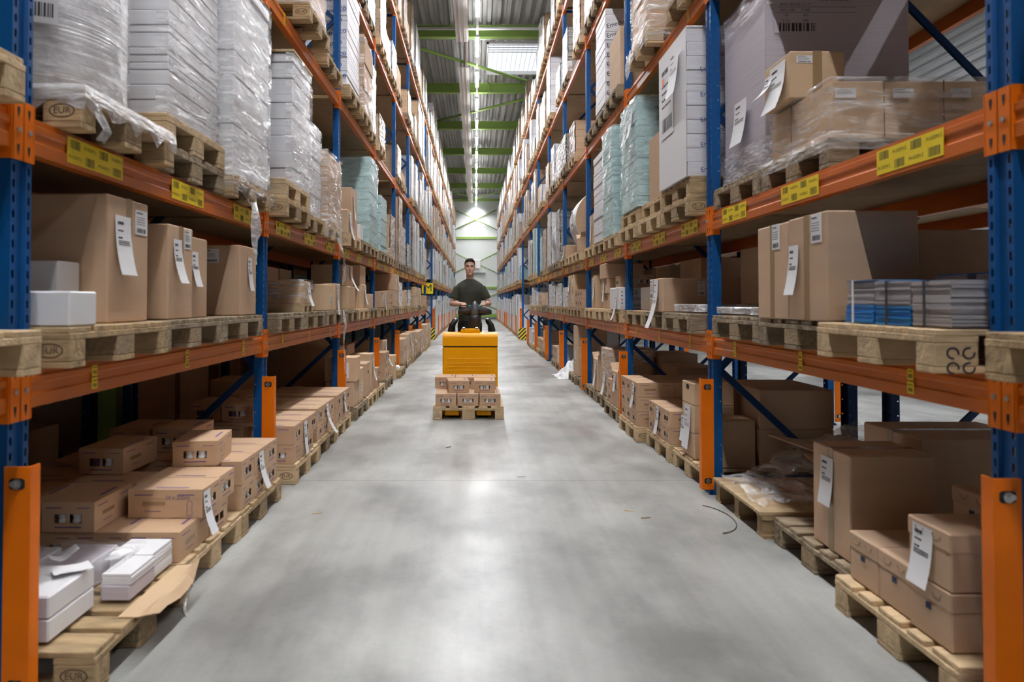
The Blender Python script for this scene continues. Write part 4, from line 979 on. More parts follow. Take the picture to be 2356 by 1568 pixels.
# ---- left third shelf
z3 = LV[-1][3]; zt = z3 + PT
pallet(-1, 1.36, 5.85, z3, 'woodmid', 'jutting over the aisle under film, ' + W(-1, 1, 3, 0), True, 'EUR')
load(-1, 'large brown carton with printed lines under film, third shelf, second bay', 1.40, 2.4, 5.9, 6.6, zt, 4.75, 'brown', True, step=2., seed=51, bits=[('text', 'N', -.33, .35, 'HANDLE WITH CARE', .05), ('text', 'N', -.33, .28, 'NET 480 KG', .05)])
pallet(-1, 1.45, 6.98, z3, 'woodmid', 'under tall printed stack, ' + W(-1, 1, 3, 2), True)
o = load(-1, 'tall white printed sheet stack rising beside the upright, third shelf', 1.46, 2.3, 8.1, 8.95, zt, 5.05, 'printed', True, film=False, seed=52)
for i in range(9):
    for q in range(2): O('printing', text_mesh('Emecco', .085, 'inkblue'), o, (.28 - q * .42 - (i % 2) * .05, -.434, .08 + i * .128)).rotation_euler.y = -.2
pallet(-1, 1.42, 8.08, z3, 'woodmid', 'under tall printed stack, ' + W(-1, 2, 3, 0), True); pallet(-1, 1.42, 8.98, z3, 'woodmid', 'under leaning film goods, ' + W(-1, 2, 3, 1), True)
load(-1, 'mixed cartons leaning inside loose film, third shelf, third bay', 1.44, 2.3, 9.1, 9.8, zt, 4.75, 'brown', True, seed=53, step=.3, jit=.03)
done(-1, 1, 3, 0, 1, 2); done(-1, 2, 3, 0, 1)

# ---- right, floor level
z0 = PT + .001
pallet(1, 1.57, 2.36, 0, 'wood', 'under flat cartons at the guard, ' + W(1, 0, 0, 0), True, 'MH'); pallet(1, 1.655, 3.2, 0, 'woodgrey', 'under the big carton, ' + W(1, 0, 0, 1), True)
LB = 'right rack, first bay'
def fbox(label, a0, a1, y0, y1, z, h=.198, bits=()):
    o = carton(1, label, a0, a1, y0, y1, z, z + h, 'card', bits=list(bits), group='flat lidded cartons', name='lidded_carton')
    hx, hy = (a1 - a0) / 2, (y1 - y0) / 2
    O('lid', MB().box(-hx - .003, hx + .003, -hy - .003, hy + .003, h - .065, h + .002, 0, .005).mesh('lid', 'card'), o)
    for q in (-.05, .05): O('thumb_mark', cached('thumb', lambda: MB().tube([(.022 * math.cos(PI + PI * i / 8), -.0005, .018 * math.sin(PI + PI * i / 8)) for i in range(9)], .0016, 4).mesh('thumb', 'tape')), o, (-hx - .0035, q * hy * 8, h - .02), -PI / 2)
    O('handle_tab', cached('htab', lambda: MB().box(-.014, .014, -.002, 0, -.01, .012).mesh('tab', 'inknavy')), o, (-hx - .003, .0, h - .085), -PI / 2)
    b = MB(); b.prism([(-.006, 0), (.006, 0), (.006, .03), (.014, .03), (0, .055), (-.014, .03), (-.006, .03)], -.001, 0, 'y'); O('up_arrow', cached('arrow', lambda: b.mesh('arrow', 'ink')), o, (-.05, -hy - .001, .04))
    return o
for lay in (0, 1):
    fbox('lidded carton, %s of two at the guard, %s' % (('lower', 'upper')[lay], LB), 1.605, 1.98, 2.44, 2.675, z0 + lay * .201, .198, [('note', 'A', .03, .185, .115, .21, 1, .03), ('label', 'N', .075, .1, .05, .05, 0)] if lay else ())
fbox('lidded carton in the middle of the floor row, ' + LB, 1.62, 2.0, 2.68, 2.90, z0); fbox('lidded carton at the far end of the floor row, ' + LB, 1.62, 2.0, 2.905, 3.125, z0)
for i in range(2): fbox('lidded carton of the second file, %s from the camera, %s' % (ORD[i], LB), 2.02, 2.4, 2.5 + i * .24, 2.735 + i * .24, z0)
fbox('lidded carton deeper in, standing on another, ' + LB, 2.05, 2.43, 2.85, 3.1, z0 + .201); fbox('lidded carton deeper in, under another, ' + LB, 2.03, 2.41, 2.98, 3.22, z0)
carton(1, 'big brown carton with tape and a tall white note, floor, ' + LB, 1.70, 2.087, 3.27, 3.63, z0, z0 + .487, 'card', tape='F', bits=[('note', 'A', .03, .44, .12, .23, 3, .02)])
carton(1, 'wide taped carton behind the big one, floor, ' + LB, 2.13, 2.75, 3.45, 3.95, z0, z0 + .53, 'card', tape='F')
# third floor pallet: slatted, with film and cardboard
fb = T('wooden_pallet', 'low slatted wooden pallet heaped with film and cardboard, ' + LB, 'pallet', (1.60, 4.06, 0), 0, 'wooden pallets in the racks')
O('deck_boards', MB().box(0, 1.1, 0, .8, .13, .152, 0, .003).mesh('deck', 'wood'), fb)
b = MB()
for y in (.0, .36, .7): b.box(0.02, 1.1, y, y + .1, 0, .02).box(.02, 1.1, y, y + .1, .105, .13)
O('runner', b.mesh('runner', 'woodmid'), fb)
for y in (.02, .38, .72):
    for x in (.02, .5, .98): O('block', MB().box(0, .1, 0, .07, .02, .105).mesh('block', 'woodmid'), fb, (x, y, 0))
b = MB(); n, m_ = 22, 22
for i in range(n + 1):
    for j in range(m_ + 1):
        x = .85 * i / n; y = .74 * j / m_; r_ = Vector((x, y, 0))
        hgt = .155 + .08 * max(0, noise.noise(r_ * 4) + .2) + .48 * max(0, x - .12) ** .8 * min(1, j / 9) * min(1, (m_ - j) / 4) + .035 * noise.noise(r_ * 13)
        b.v.append((1.63 + x, 4.08 + y, max(.156, hgt)))
for i in range(n):
    for j in range(m_): b.f.append((i * (m_ + 1) + j, (i + 1) * (m_ + 1) + j, (i + 1) * (m_ + 1) + j + 1, i * (m_ + 1) + j + 1)); b.m.append(0)
tag(O('film_heap', b.mesh('heap', 'film', True, recalc=False)), 'crumpled clear film heap on the slatted floor pallet', 'plastic film')
for i, (lab, rzz, dz, w) in enumerate((('brown cardboard piece under the film, lowest', .1, .166, .5), ('brown cardboard piece bent upward in the film heap', -.2, .36, .46), ('brown cardboard piece on top of the film heap', .12, .45, .5))):
    b = MB()
    rs = [[(q * w / 6, yy, .02 * math.sin(q * .8 + i)) for q in range(7)] for yy in (0, .6)]
    for q in range(6): b.face([rs[0][q], rs[0][q + 1], rs[1][q + 1], rs[1][q]])
    o = O('cardboard_piece', b.mesh('piece', 'card', True, recalc=False), None, (1.98, 4.1, dz), rzz); md = o.modifiers.new('t', 'SOLIDIFY'); md.thickness = .006; tag(o, lab, 'cardboard sheet')
tag(O('wire_loop', MB().tube([(1.40 + .18 * math.cos(a), 4.45 + .3 * math.sin(a), .004) for a in [i * .12 for i in range(-12, 10)]], .003, 5).mesh('wire', 'inkbrown', True)), 'thin dark strap curled on the floor by the upright', 'strap')
done(1, 0, 0, 0, 1, 2)
LB = 'right rack, second bay'
pallet(1, 1.62, 5.12, 0, 'wood', 'under narrow cartons, ' + W(1, 1, 0, 0), True); pallet(1, 1.60, 5.96, 0, 'wood', 'stamped, under bottle cartons, ' + W(1, 1, 0, 1), True, 'EPAL'); pallet(1, 1.52, 6.83, 0, 'wood', 'stamped, under bottle cartons, ' + W(1, 1, 0, 2), True, 'EPAL')
z = z0
for i, (h, lab, bits) in enumerate(((.19, 'lowest of a narrow stack, marked up', ()), (.21, 'in the middle of a narrow stack, hung with notes', [('note', 'A', 0, .20, .15, .33, 1, .03), ('note', 'A', .12, .1, .1, .2, 2, .02)]), (.165, 'on top of a narrow stack', [('hole', 'A', 0, .13, 0, 0)]))):
    carton(1, 'tan carton %s, %s' % (lab, LB), 1.645, 1.95, 5.42, 5.72, z, z + h, 'cardlt', bits=bits); z += h + .001
carton(1, 'brown carton in front of the narrow stack, ' + LB, 1.68, 2.0, 5.14, 5.39, z0, z0 + .34, 'card', bits=[('label', 'A', 0, .2, .12, .12, 1)])
for lay in range(2):
    carton(1, 'wide brown carton behind the narrow stack, %s, %s' % (('lower', 'upper')[lay], LB), 2.02, 2.55, 5.12, 5.8, z0 + lay * .28, z0 + .279 + lay * .28, 'card')
for p, yb, lays, xb in ((1, 5.98, 2, 1.615), (2, 6.86, 3, 1.54)):
    for lay in range(lays):
        for rw in range(3):
            for i in range(3):
                o = tray('bottle carton, %s layer, row %s, %s inward, %s, %s' % (('bottom', 'second', 'third')[lay], ORD[rw], ORD[i], ('', 'middle pallet', 'far pallet')[p], LB), xb + TL / 2 + i * .363, yb + TW / 2 + rw * .243, z0 + lay * (TH + .004), 0, (-1,) if i == 0 else (), jit=.012)
                if lay == lays - 1 and i == 0 and rw == (1 if p == 1 else 0): on_face('hanging_note', note_mesh(.095, .24, .03, p), o, 1, 'A', (TL / 2, TW / 2), .02, .125, .004)
done(1, 1, 0, 0, 1, 2)
LB = 'right rack, third bay'
pallet(1, 1.56, 7.92, 0, 'woodgrey', 'under open cartons, ' + W(1, 2, 0, 0), True); pallet(1, 1.60, 8.8, 0, 'woodgrey', 'under film and note, ' + W(1, 2, 0, 1), True); pallet(1, 1.6, 9.7, 0, 'woodgrey', W(1, 2, 0, 2), True)
carton(1, 'printed carton, lower of the open pair, ' + LB, 1.585, 1.95, 7.99, 8.35, z0, z0 + .2, 'tray'); carton(1, 'open printed carton with flaps up and a white note, ' + LB, 1.585, 1.95, 7.99, 8.35, z0 + .201, z0 + .4, 'tray', open_=True, bits=[('note', 'A', 0, .17, .12, .2, 1, .02), ('hole', 'A', .14, .12, 0, 0)])
tray('bottle carton, lower of a pair next to the open one, ' + LB, 1.77, 8.54, z0, 0, (-1,)); tray('bottle carton, upper of a pair next to the open one, ' + LB, 1.77, 8.54, z0 + TH + .004, 0, (-1,))
load(1, 'brown carton under shiny loose film, floor, ' + LB, 1.65, 2.2, 8.85, 9.35, z0, .75, 'brown', True, step=.6, bits=[('note', 'A', 0, .3, .14, .28, 2)], seed=61)
carton(1, 'open carton with white note and torn film, ' + LB, 1.62, 1.95, 9.53, 9.88, z0, z0 + .42, 'card', open_=True, bits=[('note', 'A', 0, .4, .14, .34, 3, .03)])
for i in range(3): carton(1, 'wide dark carton on the floor behind, %s from the camera, %s' % (ORD[i], LB), 2.25, 2.7, 8.0 + i * .72, 8.66 + i * .72, z0, z0 + .45 + .1 * (i % 2), 'card')
done(1, 2, 0, 0, 1, 2)
LB = 'right rack, fourth bay'
pallet(1, 1.62, 10.75, 0, 'woodgrey', 'under tall cartons, ' + W(1, 3, 0, 0)); pallet(1, 1.6, 11.56, 0, 'woodgrey', 'under tall cartons, ' + W(1, 3, 0, 1))
carton(1, 'tall plain brown carton by the guard, ' + LB, 1.66, 2.05, 10.8, 11.15, z0, z0 + .5, 'card'); carton(1, 'tall brown carton with white label, lower of two, ' + LB, 1.63, 2.1, 11.45, 11.95, z0, z0 + .48, 'card', bits=[('label', 'A', 0, .3, .14, .2, 1)])
carton(1, 'tall brown carton standing on the labelled one, ' + LB, 1.63, 2.1, 11.45, 11.95, z0 + .481, z0 + .80, 'card')
b = MB(); n = 18
for i in range(n + 1):
    for j in range(n + 1):
        u_, v_ = i / n, j / n; p = Vector((u_, v_, 0)); f = math.sin(PI * u_) * math.sin(PI * v_)
        b.v.append((1.42 + .42 * u_ + .05 * noise.noise(p * 5), 12.4 + .85 * v_ + .05 * noise.noise(p * 6 + Vector((7, 0, 0))), max(.004, f ** .7 * (.05 + .42 * u_ ** 1.5) * (1 + .5 * noise.noise(p * 7)))))
for i in range(n):
    for j in range(n): b.f.append((i * (n + 1) + j, (i + 1) * (n + 1) + j, (i + 1) * (n + 1) + j + 1, i * (n + 1) + j + 1)); b.m.append(0)
tag(O('plastic_heap', b.mesh('heap', 'sack', True, recalc=False)), 'white plastic sheeting slumped onto the floor beside an orange guard', 'plastic sheeting')
load(1, 'white ribbed plastic bale behind the slumped sheeting, ' + LB, 1.95, 2.5, 12.5, 13.2, .0, .95, 'white')
done(1, 3, 0, 0, 1, 2)

# ---- right lowest shelf
z1 = LV[1][1]; zt = z1 + PT
pallet(1, 1.53, 1.36, z1, 'woodmid', 'cut by the picture edge, ' + W(1, -1, 1, 2), True)
pallet(1, 1.485, 2.325, z1, 'wood', 'under magazines, with a round stamp, ' + W(1, 0, 1, 0), True)
cl = O('stamp', MB().mesh('none', 'inkbrown'), None); bpy.data.objects.remove(cl)
b = MB()
for cx, cz in ((-.026, .024), (.026, .024), (-.026, -.024), (.026, -.024)):
    for i in range(14):
        a, c = .5 + 5.2 * i / 14 + cx * 30, .5 + 5.2 * (i + 1) / 14 + cx * 30
        b.face([(cx + .022 * math.cos(a), 0, cz + .020 * math.sin(a)), (cx + .022 * math.cos(c), 0, cz + .020 * math.sin(c)), (cx + .015 * math.cos(c), 0, cz + .014 * math.sin(c)), (cx + .015 * math.cos(a), 0, cz + .014 * math.sin(a))])
STP = b.mesh('stamp', 'ink', recalc=False)
mp_ = [o for o in COL.objects if o.get('label', '').startswith('pale new pallet, under magazines')][0]
bl_ = [c for c in mp_.children if c.name.startswith('block')][0]
O('round_stamp', STP, bl_, (.085, -.002, .042))
pallet(1, 1.55, 3.135, z1, 'woodgrey', 'under two taped cartons, ' + W(1, 0, 1, 1), True, 'EUR'); pallet(1, 1.58, 4.0, z1, 'woodgrey', 'empty but for flat film, ' + W(1, 0, 1, 2), True)
carton(1, 'brown taped carton facing the camera, with note, lowest shelf, first bay, right rack', 1.545, 1.95, 3.15, 3.535, zt, zt + .49, 'card', tape='F', bits=[('label', 'A', -.10, .42, .10, .13, 1), ('note', 'A', .13, .36, .105, .24, 2, .03)])
carton(1, 'brown taped carton adjoining, with barcode label, lowest shelf, first bay, right rack', 1.545, 1.95, 3.54, 3.92, zt, zt + .485, 'card', tape='F', bits=[('label', 'A', -.05, .42, .09, .13, 3)])
carton(1, 'dark shaded carton beside the taped pair, lowest shelf, right rack', 1.99, 2.55, 3.3, 3.9, zt, zt + .42, 'card')
BUND = [(2.80, .17, -.01), (2.565, .16, .02), (2.335, .155, -.01)]
for i, (y, h, rz_) in enumerate(BUND):
    lab = ('strapped magazine bundle with blue covers, farthest along the pallet edge', 'strapped magazine bundle with blue covers, between its two neighbours', 'strapped grey magazine bundle close to the upright')[i]
    b = MB(); r_ = random.Random(i); z = 0.; nn = 26
    for q in range(nn):
        d = h / nn; jx, jy = r_.uniform(-.004, .004) + .02 * (q / nn if i == 0 else 0), r_.uniform(-.004, .004)
        b.box(-.15 + jx, .15 + jx, -.105 + jy, .105 + jy, z, z + d * .94, 1 if (q < 11 and i < 2) else 0); z += d
    o = tag(O('magazine_bundle', b.mesh('bundle', ['magpaper', 'bluemag']), None, (1.70, y + .105, zt + .002), rz_), lab, 'magazine bundle', 'magazine bundles on the pallet')
    sb = MB(); w_ = .006
    sb.box(-.156, .172, -w_, w_, h + .001, h + .003).box(-.159, -.156, -w_, w_, 0, h + .003).box(.172, .175, -w_, w_, 0, h + .003); O('strap', sb.mesh('strap', 'ink' if i else 'white'), o, (-.004, .02, 0))
    O('top_cover', MB().box(-.145, .15, -.1, .1, h, h + .002).mesh('cover', 'bluemag' if i != 2 else 'magpaper'), o)
for i, (x, y, r_) in enumerate(((2.05, 2.52, .1), (2.05, 2.76, -.05))):
    tag(O('magazine_bundle', MB().box(-.15, .15, -.105, .105, 0, .19, 0, .004).box(-.148, .148, -.103, .103, .19, .195, 1).mesh('bundle', ['magpaper', 'bluemag']), None, (x, y + .1, zt + .002), r_), 'blue-topped magazine bundle in the second row, %s from the upright' % ORD[i], 'magazine bundle', 'magazine bundles on the pallet')
fo = O('plastic_sheet', MB().mesh('x', 'film'), None); bpy.data.objects.remove(fo)
load(1, 'flat pack in film lying on a grey pallet beside the blue upright', 1.61, 2.3, 4.72, 5.5 - .75 + .05 + .55, zt, zt + .07, 'white', True, drop=.05, seed=71) if False else None
tag(O('flat_pack', film_shell(.3, .35, .03, 9, .0).mesh('film', 'filmdense', True, recalc=False), None, (1.92, 4.42, zt + .012)), 'flat sheet of film lying on the empty grey pallet', 'plastic film')
done(1, 0, 1, 0, 1, 2)
LB = 'lowest shelf, second bay, right rack'
pallet(1, 1.56, 5.2, z1, 'woodgrey', 'with wrapped edge, ' + W(1, 1, 1, 0), True); pallet(1, 1.60, 6.07, z1, 'woodgrey', 'under a brown box with long note, ' + W(1, 1, 1, 1), True); pallet(1, 1.62, 6.95, z1, 'woodmid', W(1, 1, 1, 2), True)
tag(O('flat_pack', film_shell(.3, .34, .045, 10, .0).mesh('film', 'filmdense', True, recalc=False), None, (1.95, 5.6, zt + .012)), 'white film folded flat over a pallet behind the blue upright', 'plastic film')
carton(1, 'brown carton with long hanging paper strip, ' + LB, 1.592, 2.05, 6.1, 6.55, zt, zt + .29, 'card', bits=[('note', 'A', -.02, .28, .14, .42, 1, .09), ('label', 'A', .15, .2, .1, .18, 2), ('label', 'N', .1, .2, .06, .12, 0)])
carton(1, 'second brown carton next to the paper-strip one, ' + LB, 2.07, 2.5, 6.1, 6.55, zt, zt + .29, 'card', bits=[('label', 'N', 0, .2, .06, .12, 0)])
carton(1, 'printed white carton hidden partly by the upright, ' + LB, 1.75, 2.1, 7.05, 7.6, zt, zt + .24, 'white')
for i in range(3): carton(1, 'wide brown carton at the back, %s from the camera, %s' % (ORD[i], LB), 2.2 + .32 * (i == 1), 2.62 + .1 * (i == 1), (5.25, 6.08, 7.0)[i], (5.95, 6.85, 7.7)[i], zt, zt + .52 - .15 * (i == 1), 'card')
done(1, 1, 1, 0, 1, 2)
LB = 'lowest shelf, third bay, right rack'
pallet(1, 1.62, 8.01, z1, 'wood', 'under the printed white carton, ' + W(1, 2, 1, 0), True, 'EPAL'); pallet(1, 1.6, 8.87, z1, 'wood', 'under three brown cartons, ' + W(1, 2, 1, 1), True); pallet(1, 1.6, 9.75, z1, 'wood', W(1, 2, 1, 2), True)
o = carton(1, 'white carton printed with orange dots and letters, ' + LB, 1.61, 2.1, 8.02, 8.6, zt, zt + .25, 'white', bits=[('note', 'A', -.1, .16, .09, .28, 2, .06), ('text', 'N', -.08, .19, 'ICE', .055, 'inkblue'), ('text', 'N', -.05, .12, 'pEAr', .05, 'ink'), ('text', 'N', -.04, .05, 'cooler', .045, 'ink')])
db = MB(); r_ = random.Random(5)
for i in range(5):
    for j in range(5):
        if r_.random() < .8: db.prism([(.09 + .024 * i + .009 * math.cos(a), .03 + .042 * j + .009 * math.sin(a)) for a in [k_ * PI / 3 for k_ in range(6)]], -.2915, -.2905, 'y', r_.randrange(2))
for j in range(5): db.prism([(-.215 + .009 * math.cos(a), .03 + .042 * j + .009 * math.sin(a)) for a in [k_ * PI / 3 for k_ in range(6)]], -.2915, -.2905, 'y', j % 2)
O('dot_pattern', db.mesh('dots', ['orange', 'inkblue']), o)
for i in range(2): tray('bottle carton standing on the printed white carton, %s, %s' % (('near one', 'far one')[i], LB), 1.86, 8.16 + i * .31, zt + .252, PI / 2 if i == 0 else 0, (-1,))
for i in range(3): carton(1, 'brown carton, %s of three stacked, %s' % (('lowest', 'middle', 'top')[i], LB), 1.66 - .02 * i, 2.1, 8.95, 9.35, zt + i * .19, zt + i * .19 + .188, 'card', bits=[('note', 'A', 0, .2, .1, .3, 2, .02)] if i == 1 else ())
carton(1, 'tall flat tan carton with white strip, ' + LB, 1.64, 2.1, 9.8, 10.0, zt, zt + .45, 'cardlt', bits=[('note', 'A', 0, .42, .1, .3, 1, .02)]); carton(1, 'tall flat tan carton beside it with yellow top, ' + LB, 1.66, 2.1, 10.05, 10.25, zt, zt + .43, 'cardlt')
for i in range(3): carton(1, 'wide dim carton at the back, %s from the camera, %s' % (ORD[i], LB), 2.2, 2.62, 8.1 + i * .8, 8.75 + i * .8, zt, zt + .5, 'card')
done(1, 2, 1, 0, 1, 2)

# ---- right second shelf
z2 = LV[1][2]; zt = z2 + PT
pallet(1, 1.66, 1.34, z2, 'woodgrey', 'high at the picture edge, ' + W(1, -1, 2, 2), True); load(1, 'brown cartons in film at the picture edge, second shelf, right rack', 1.66, 2.6, 1.38, 2.1, zt, 3.0, 'brown', True, step=.3, seed=81)
pallet(1, 1.66, 3.355, z2, 'woodgrey', 'under a low film-wrapped row, ' + W(1, 0, 2, 0), True); pallet(1, 1.655, 4.178, z2, 'woodgrey', 'under the lilac block, ' + W(1, 0, 2, 1), True); pallet(1, 1.64, 4.2 + .0, z2 + .0, 'woodmid', 'x', True) if False else None
o = load(1, 'low row of brown cartons in stretch film with white labels, second shelf', 1.735, 2.72, 3.47, 4.17, zt, zt + .30, 'tan', True, step=2., seed=82, film=True, filmmat='filmthin', drop=.06, skirt=(1.66, 3.355))
for x in (-.36, -.08, .2): O('shipping_label', sticker_mesh(.10, .045, 2), o, (x - .07, -.357, .235))
for x in (-.24, .05): O('carton_gap', MB().box(-.002, .002, -.0035, 0, 0, .3).mesh('gap', 'cardin'), o, (x, -.35, 0))  # dark strips stand for the shade between cartons
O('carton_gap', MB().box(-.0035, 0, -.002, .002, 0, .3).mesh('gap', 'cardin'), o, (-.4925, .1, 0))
carton(1, 'tan taped carton with hanging papers on the low wrapped row', 1.69, 1.985, 3.83, 4.17, zt + .315, zt + .57, 'cardlt', tape='N', bits=[('label', 'N', -.07, .21, .085, .04, 2), ('note', 'A', -.02, .23, .2, .27, 1, .06), ('note', 'A', .1, .2, .1, .14, 3, .09)])
o = load(1, 'big lilac wrapped paper block with a barcode sheet, second shelf', 1.735, 2.60, 4.27, 4.96, zt, 3.27, 'lilac', True, film=False, seed=83, bits=[('note', 'A', -.0, .52, .21, .29, 2)])
lb_ = O('product_sheet', MB().box(-.25, .25, -.001, 0, -.2, .2).mesh('sheet', 'lilac'), o, (-.13, -.353, 1.03))
for t_, x, z, sz in (('PSO uncoated', .11, .0, .03), ('BPML-001043 (1) TV', -.12, -.028, .022), ('460 x 320', -.17, -.062, .022), ('21000', -.06, -.062, .022), ('100', -.18, -.094, .022), ('470', -.06, -.094, .022), ('3 /10', -.18, -.126, .022), ('400', -.06, -.126, .022)): O('lettering', text_mesh(t_, sz, 'ink'), lb_, (x, -.0018, z))
b = MB(); bars(b, -.22, .0, -.19, -.14, 0, 9, 0); O('barcode', b.mesh('bars', 'ink', recalc=False), lb_, (0, -.002, 0))
b = MB()
for z in (.05, .014, -.045, -.078): b.face([(-.23, 0, z), (.24, 0, z), (.24, 0, z + .0025), (-.23, 0, z + .0025)])
O('ruled_line', b.mesh('line', 'ink', recalc=False), lb_, (0, -.0018, 0))
O('stretch_film', film_shell(.437, .354, .2, 12, .0, .012, 56, 12, False).mesh('film', 'filmdense', True, recalc=False), o, (0, 0, .0)); O('film_cap', film_shell(.437, .354, .25, 13, .0, .012, 56, 10, keep=lambda x, y, z: x < -.93 and z > .35).mesh('film', 'film', True, recalc=False), o, (0, 0, .90))
done(1, 0, 2, 0, 1, 2)
pallet(1, 1.55, 5.2, z2, 'woodmid', 'lower of two under white stack, ' + W(1, 1, 2, 0), True, 'EUR'); pallet(1, 1.57, 5.24, zt + .001, 'woodmid', 'upper of two under white stack, ' + W(1, 1, 2, 0), True)
o = load(1, 'tall white printed stack with paper sheets on its face, second shelf', 1.56, 2.35, 5.27, 6.04, zt + PT + .002, 3.38, 'printed', True, film=False, seed=84, bits=[('note', 'A', -.13, 1.02, .24, .36, 2)])
for i in range(10): O('printing', text_mesh('Emecco', .05, 'inkblue'), o, (-.22 + .05 * (i % 2), -.395, .06 + i * .093)).rotation_euler.y = -.25
pw = O('paper_cover', MB().box(-.004, 0, -.385, .385, .0, 1.11, 0, .001).mesh('cover', 'white'), o, (-.397, 0, 0))
s_ = O('product_sheet', sticker_mesh(.36, .62, 3), o, (-.404, .12, .72), -PI / 2); O('round_seal', MB().prism([(.02 * math.cos(a), .02 * math.sin(a)) for a in [i * PI / 6 for i in range(12)]], -.002, -.001, 'y').mesh('seal', 'red'), s_, (.14, -.001, .25)); O('square_seal', MB().box(-.03, .03, -.003, -.002, -.03, .03).mesh('seal', 'orange'), s_, (-.11, 0, .16))
pallet(1, 1.56, 6.07, z2, 'wood', 'lower of two in the middle, ' + W(1, 1, 2, 1), True); pallet(1, 1.6, 6.1, zt + .001, 'wood', 'upper of two in the middle, ' + W(1, 1, 2, 1), True)
carton(1, 'small brown carton with film beside the white stack, second shelf', 1.63, 1.95, 6.3, 6.7, zt + PT + .002, 2.85, 'card')
pallet(1, 1.55, 6.95, z2, 'wood', 'lower under the broad mint stack, ' + W(1, 1, 2, 2), True); pallet(1, 1.58, 6.965, zt + .001, 'wood', 'upper under the broad mint stack, ' + W(1, 1, 2, 2), True)
o = load(1, 'broad mint wrapped paper stack with two sheets taped on, second shelf', 1.57, 2.3, 6.94, 7.66, zt + PT + .002, 3.33, 'mint', True, seed=85, bits=[('note', 'A', -.18, 1.0, .14, .3, 2), ('note', 'A', .08, .93, .13, .26, 3)])
for x, z in ((-.15, .95), (.05, .25), (-.18, .16)): O('printing', text_mesh('Arjo', .05, 'inkblue'), o, (x, -.372, z)).rotation_euler.y = .5
done(1, 1, 2, 0, 1, 2)
pallet(1, 1.57, 8.02, z2, 'wood', 'stamped EPAL under slim mint stack, ' + W(1, 2, 2, 0), True, 'EPAL'); pallet(1, 1.6, 8.89, z2, 'woodmid', 'under white lettered stack, ' + W(1, 2, 2, 1), True); pallet(1, 1.6, 9.76, z2, 'wood', W(1, 2, 2, 2), True)
o = load(1, 'slim mint wrapped stack beside the broad one, second shelf', 1.58, 2.3, 8.22, 8.84, zt, 3.36, 'mint', True, seed=86)
for i in range(5): O('printing', text_mesh('Arjo', .06, 'inkblue'), o, (-.2 + .08 * (i % 2), -.32, .15 + i * .22)).rotation_euler.y = .5
o = load(1, 'white lettered paper stack after the mint ones, second shelf', 1.60, 2.3, 8.92, 9.68, zt, 3.25, 'printed', True, film=False, seed=87)
for i in range(9): O('printing', text_mesh('Emecco', .06, 'inkblue'), o, (-.2 + .06 * (i % 2), -.39, .08 + i * .12)).rotation_euler.y = -.25
carton(1, 'brown carton with white strip before a paper reel, second shelf', 1.64, 1.9, 9.95, 10.3, zt, zt + .45, 'card', bits=[('note', 'A', 0, .42, .08, .35, 1, .02)])
done(1, 2, 2, 0, 1, 2)
def reel(label, x, y, z, r, w, wrapped=False):
    b = MB(); prof = [(r - .004, -w / 2), (r, -w / 2 + .01), (r, w / 2 - .01), (r - .004, w / 2)]
    o = O('paper_reel', b.rings([[(rr * math.cos(2 * PI * i / 48), yy, r + rr * math.sin(2 * PI * i / 48)) for i in range(48)] for rr, yy in prof]).mesh('reel', 'white' if not wrapped else 'greybag', False), None, (x, y, z))
    tag(o, label, 'paper reel', 'paper reels on the second shelf')
    b = MB(); b.rings([[(rr * math.cos(2 * PI * i / 48), yy, r + rr * math.sin(2 * PI * i / 48)) for i in range(48)] for rr, yy in ((r - .006, -w / 2 - .004), (r - .006, -w / 2 + .002))]); O('end_cover', b.mesh('cover', 'card' if not wrapped else 'paper'), o)
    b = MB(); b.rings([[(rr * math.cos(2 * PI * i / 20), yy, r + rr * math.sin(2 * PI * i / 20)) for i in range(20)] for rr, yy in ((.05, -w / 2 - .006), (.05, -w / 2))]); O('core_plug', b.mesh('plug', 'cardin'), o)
    O('shipping_label', sticker_mesh(.16, .3, 3), o, (-r - .003, -.02, r + .05), -PI / 2)
    return o
pallet(1, 1.56, 10.75, z2, 'wood', W(1, 3, 2, 0)); pallet(1, 1.56, 11.62, z2, 'wood', 'under paper reel, ' + W(1, 3, 2, 1)); pallet(1, 1.56, 12.5, z2, 'woodmid', W(1, 3, 2, 2))
reel('big white paper reel with brown end cover, second shelf', 2.15, 11.9, zt, .54, .7)
carton(1, 'open brown carton with blue packing before the reel, second shelf', 1.58, 1.9, 10.8, 11.15, zt, zt + .2, 'card', open_=True); carton(1, 'brown carton with paper strip behind the open one, second shelf', 1.58, 1.85, 12.6, 12.95, zt, zt + .22, 'card', bits=[('note', 'A', 0, .2, .08, .25, 1, .05)])
done(1, 3, 2, 0, 1, 2)
pallet(1, 1.56, SY(1, 4, 0), z2, 'woodgrey', W(1, 4, 2, 0)); pallet(1, 1.56, SY(1, 4, 1), z2, 'woodgrey', 'under film-wrapped reel, ' + W(1, 4, 2, 1))
load(1, 'tall grey goods in film before the second reel', 1.62, 2.3, SY(1, 4, 0) + .1, SY(1, 4, 0) + .75, zt, 3.1, 'grey'); reel('second paper reel, hidden in pale film', 2.12, SY(1, 4, 1) + .4, zt, .52, .6, True)
done(1, 4, 2, 0, 1)
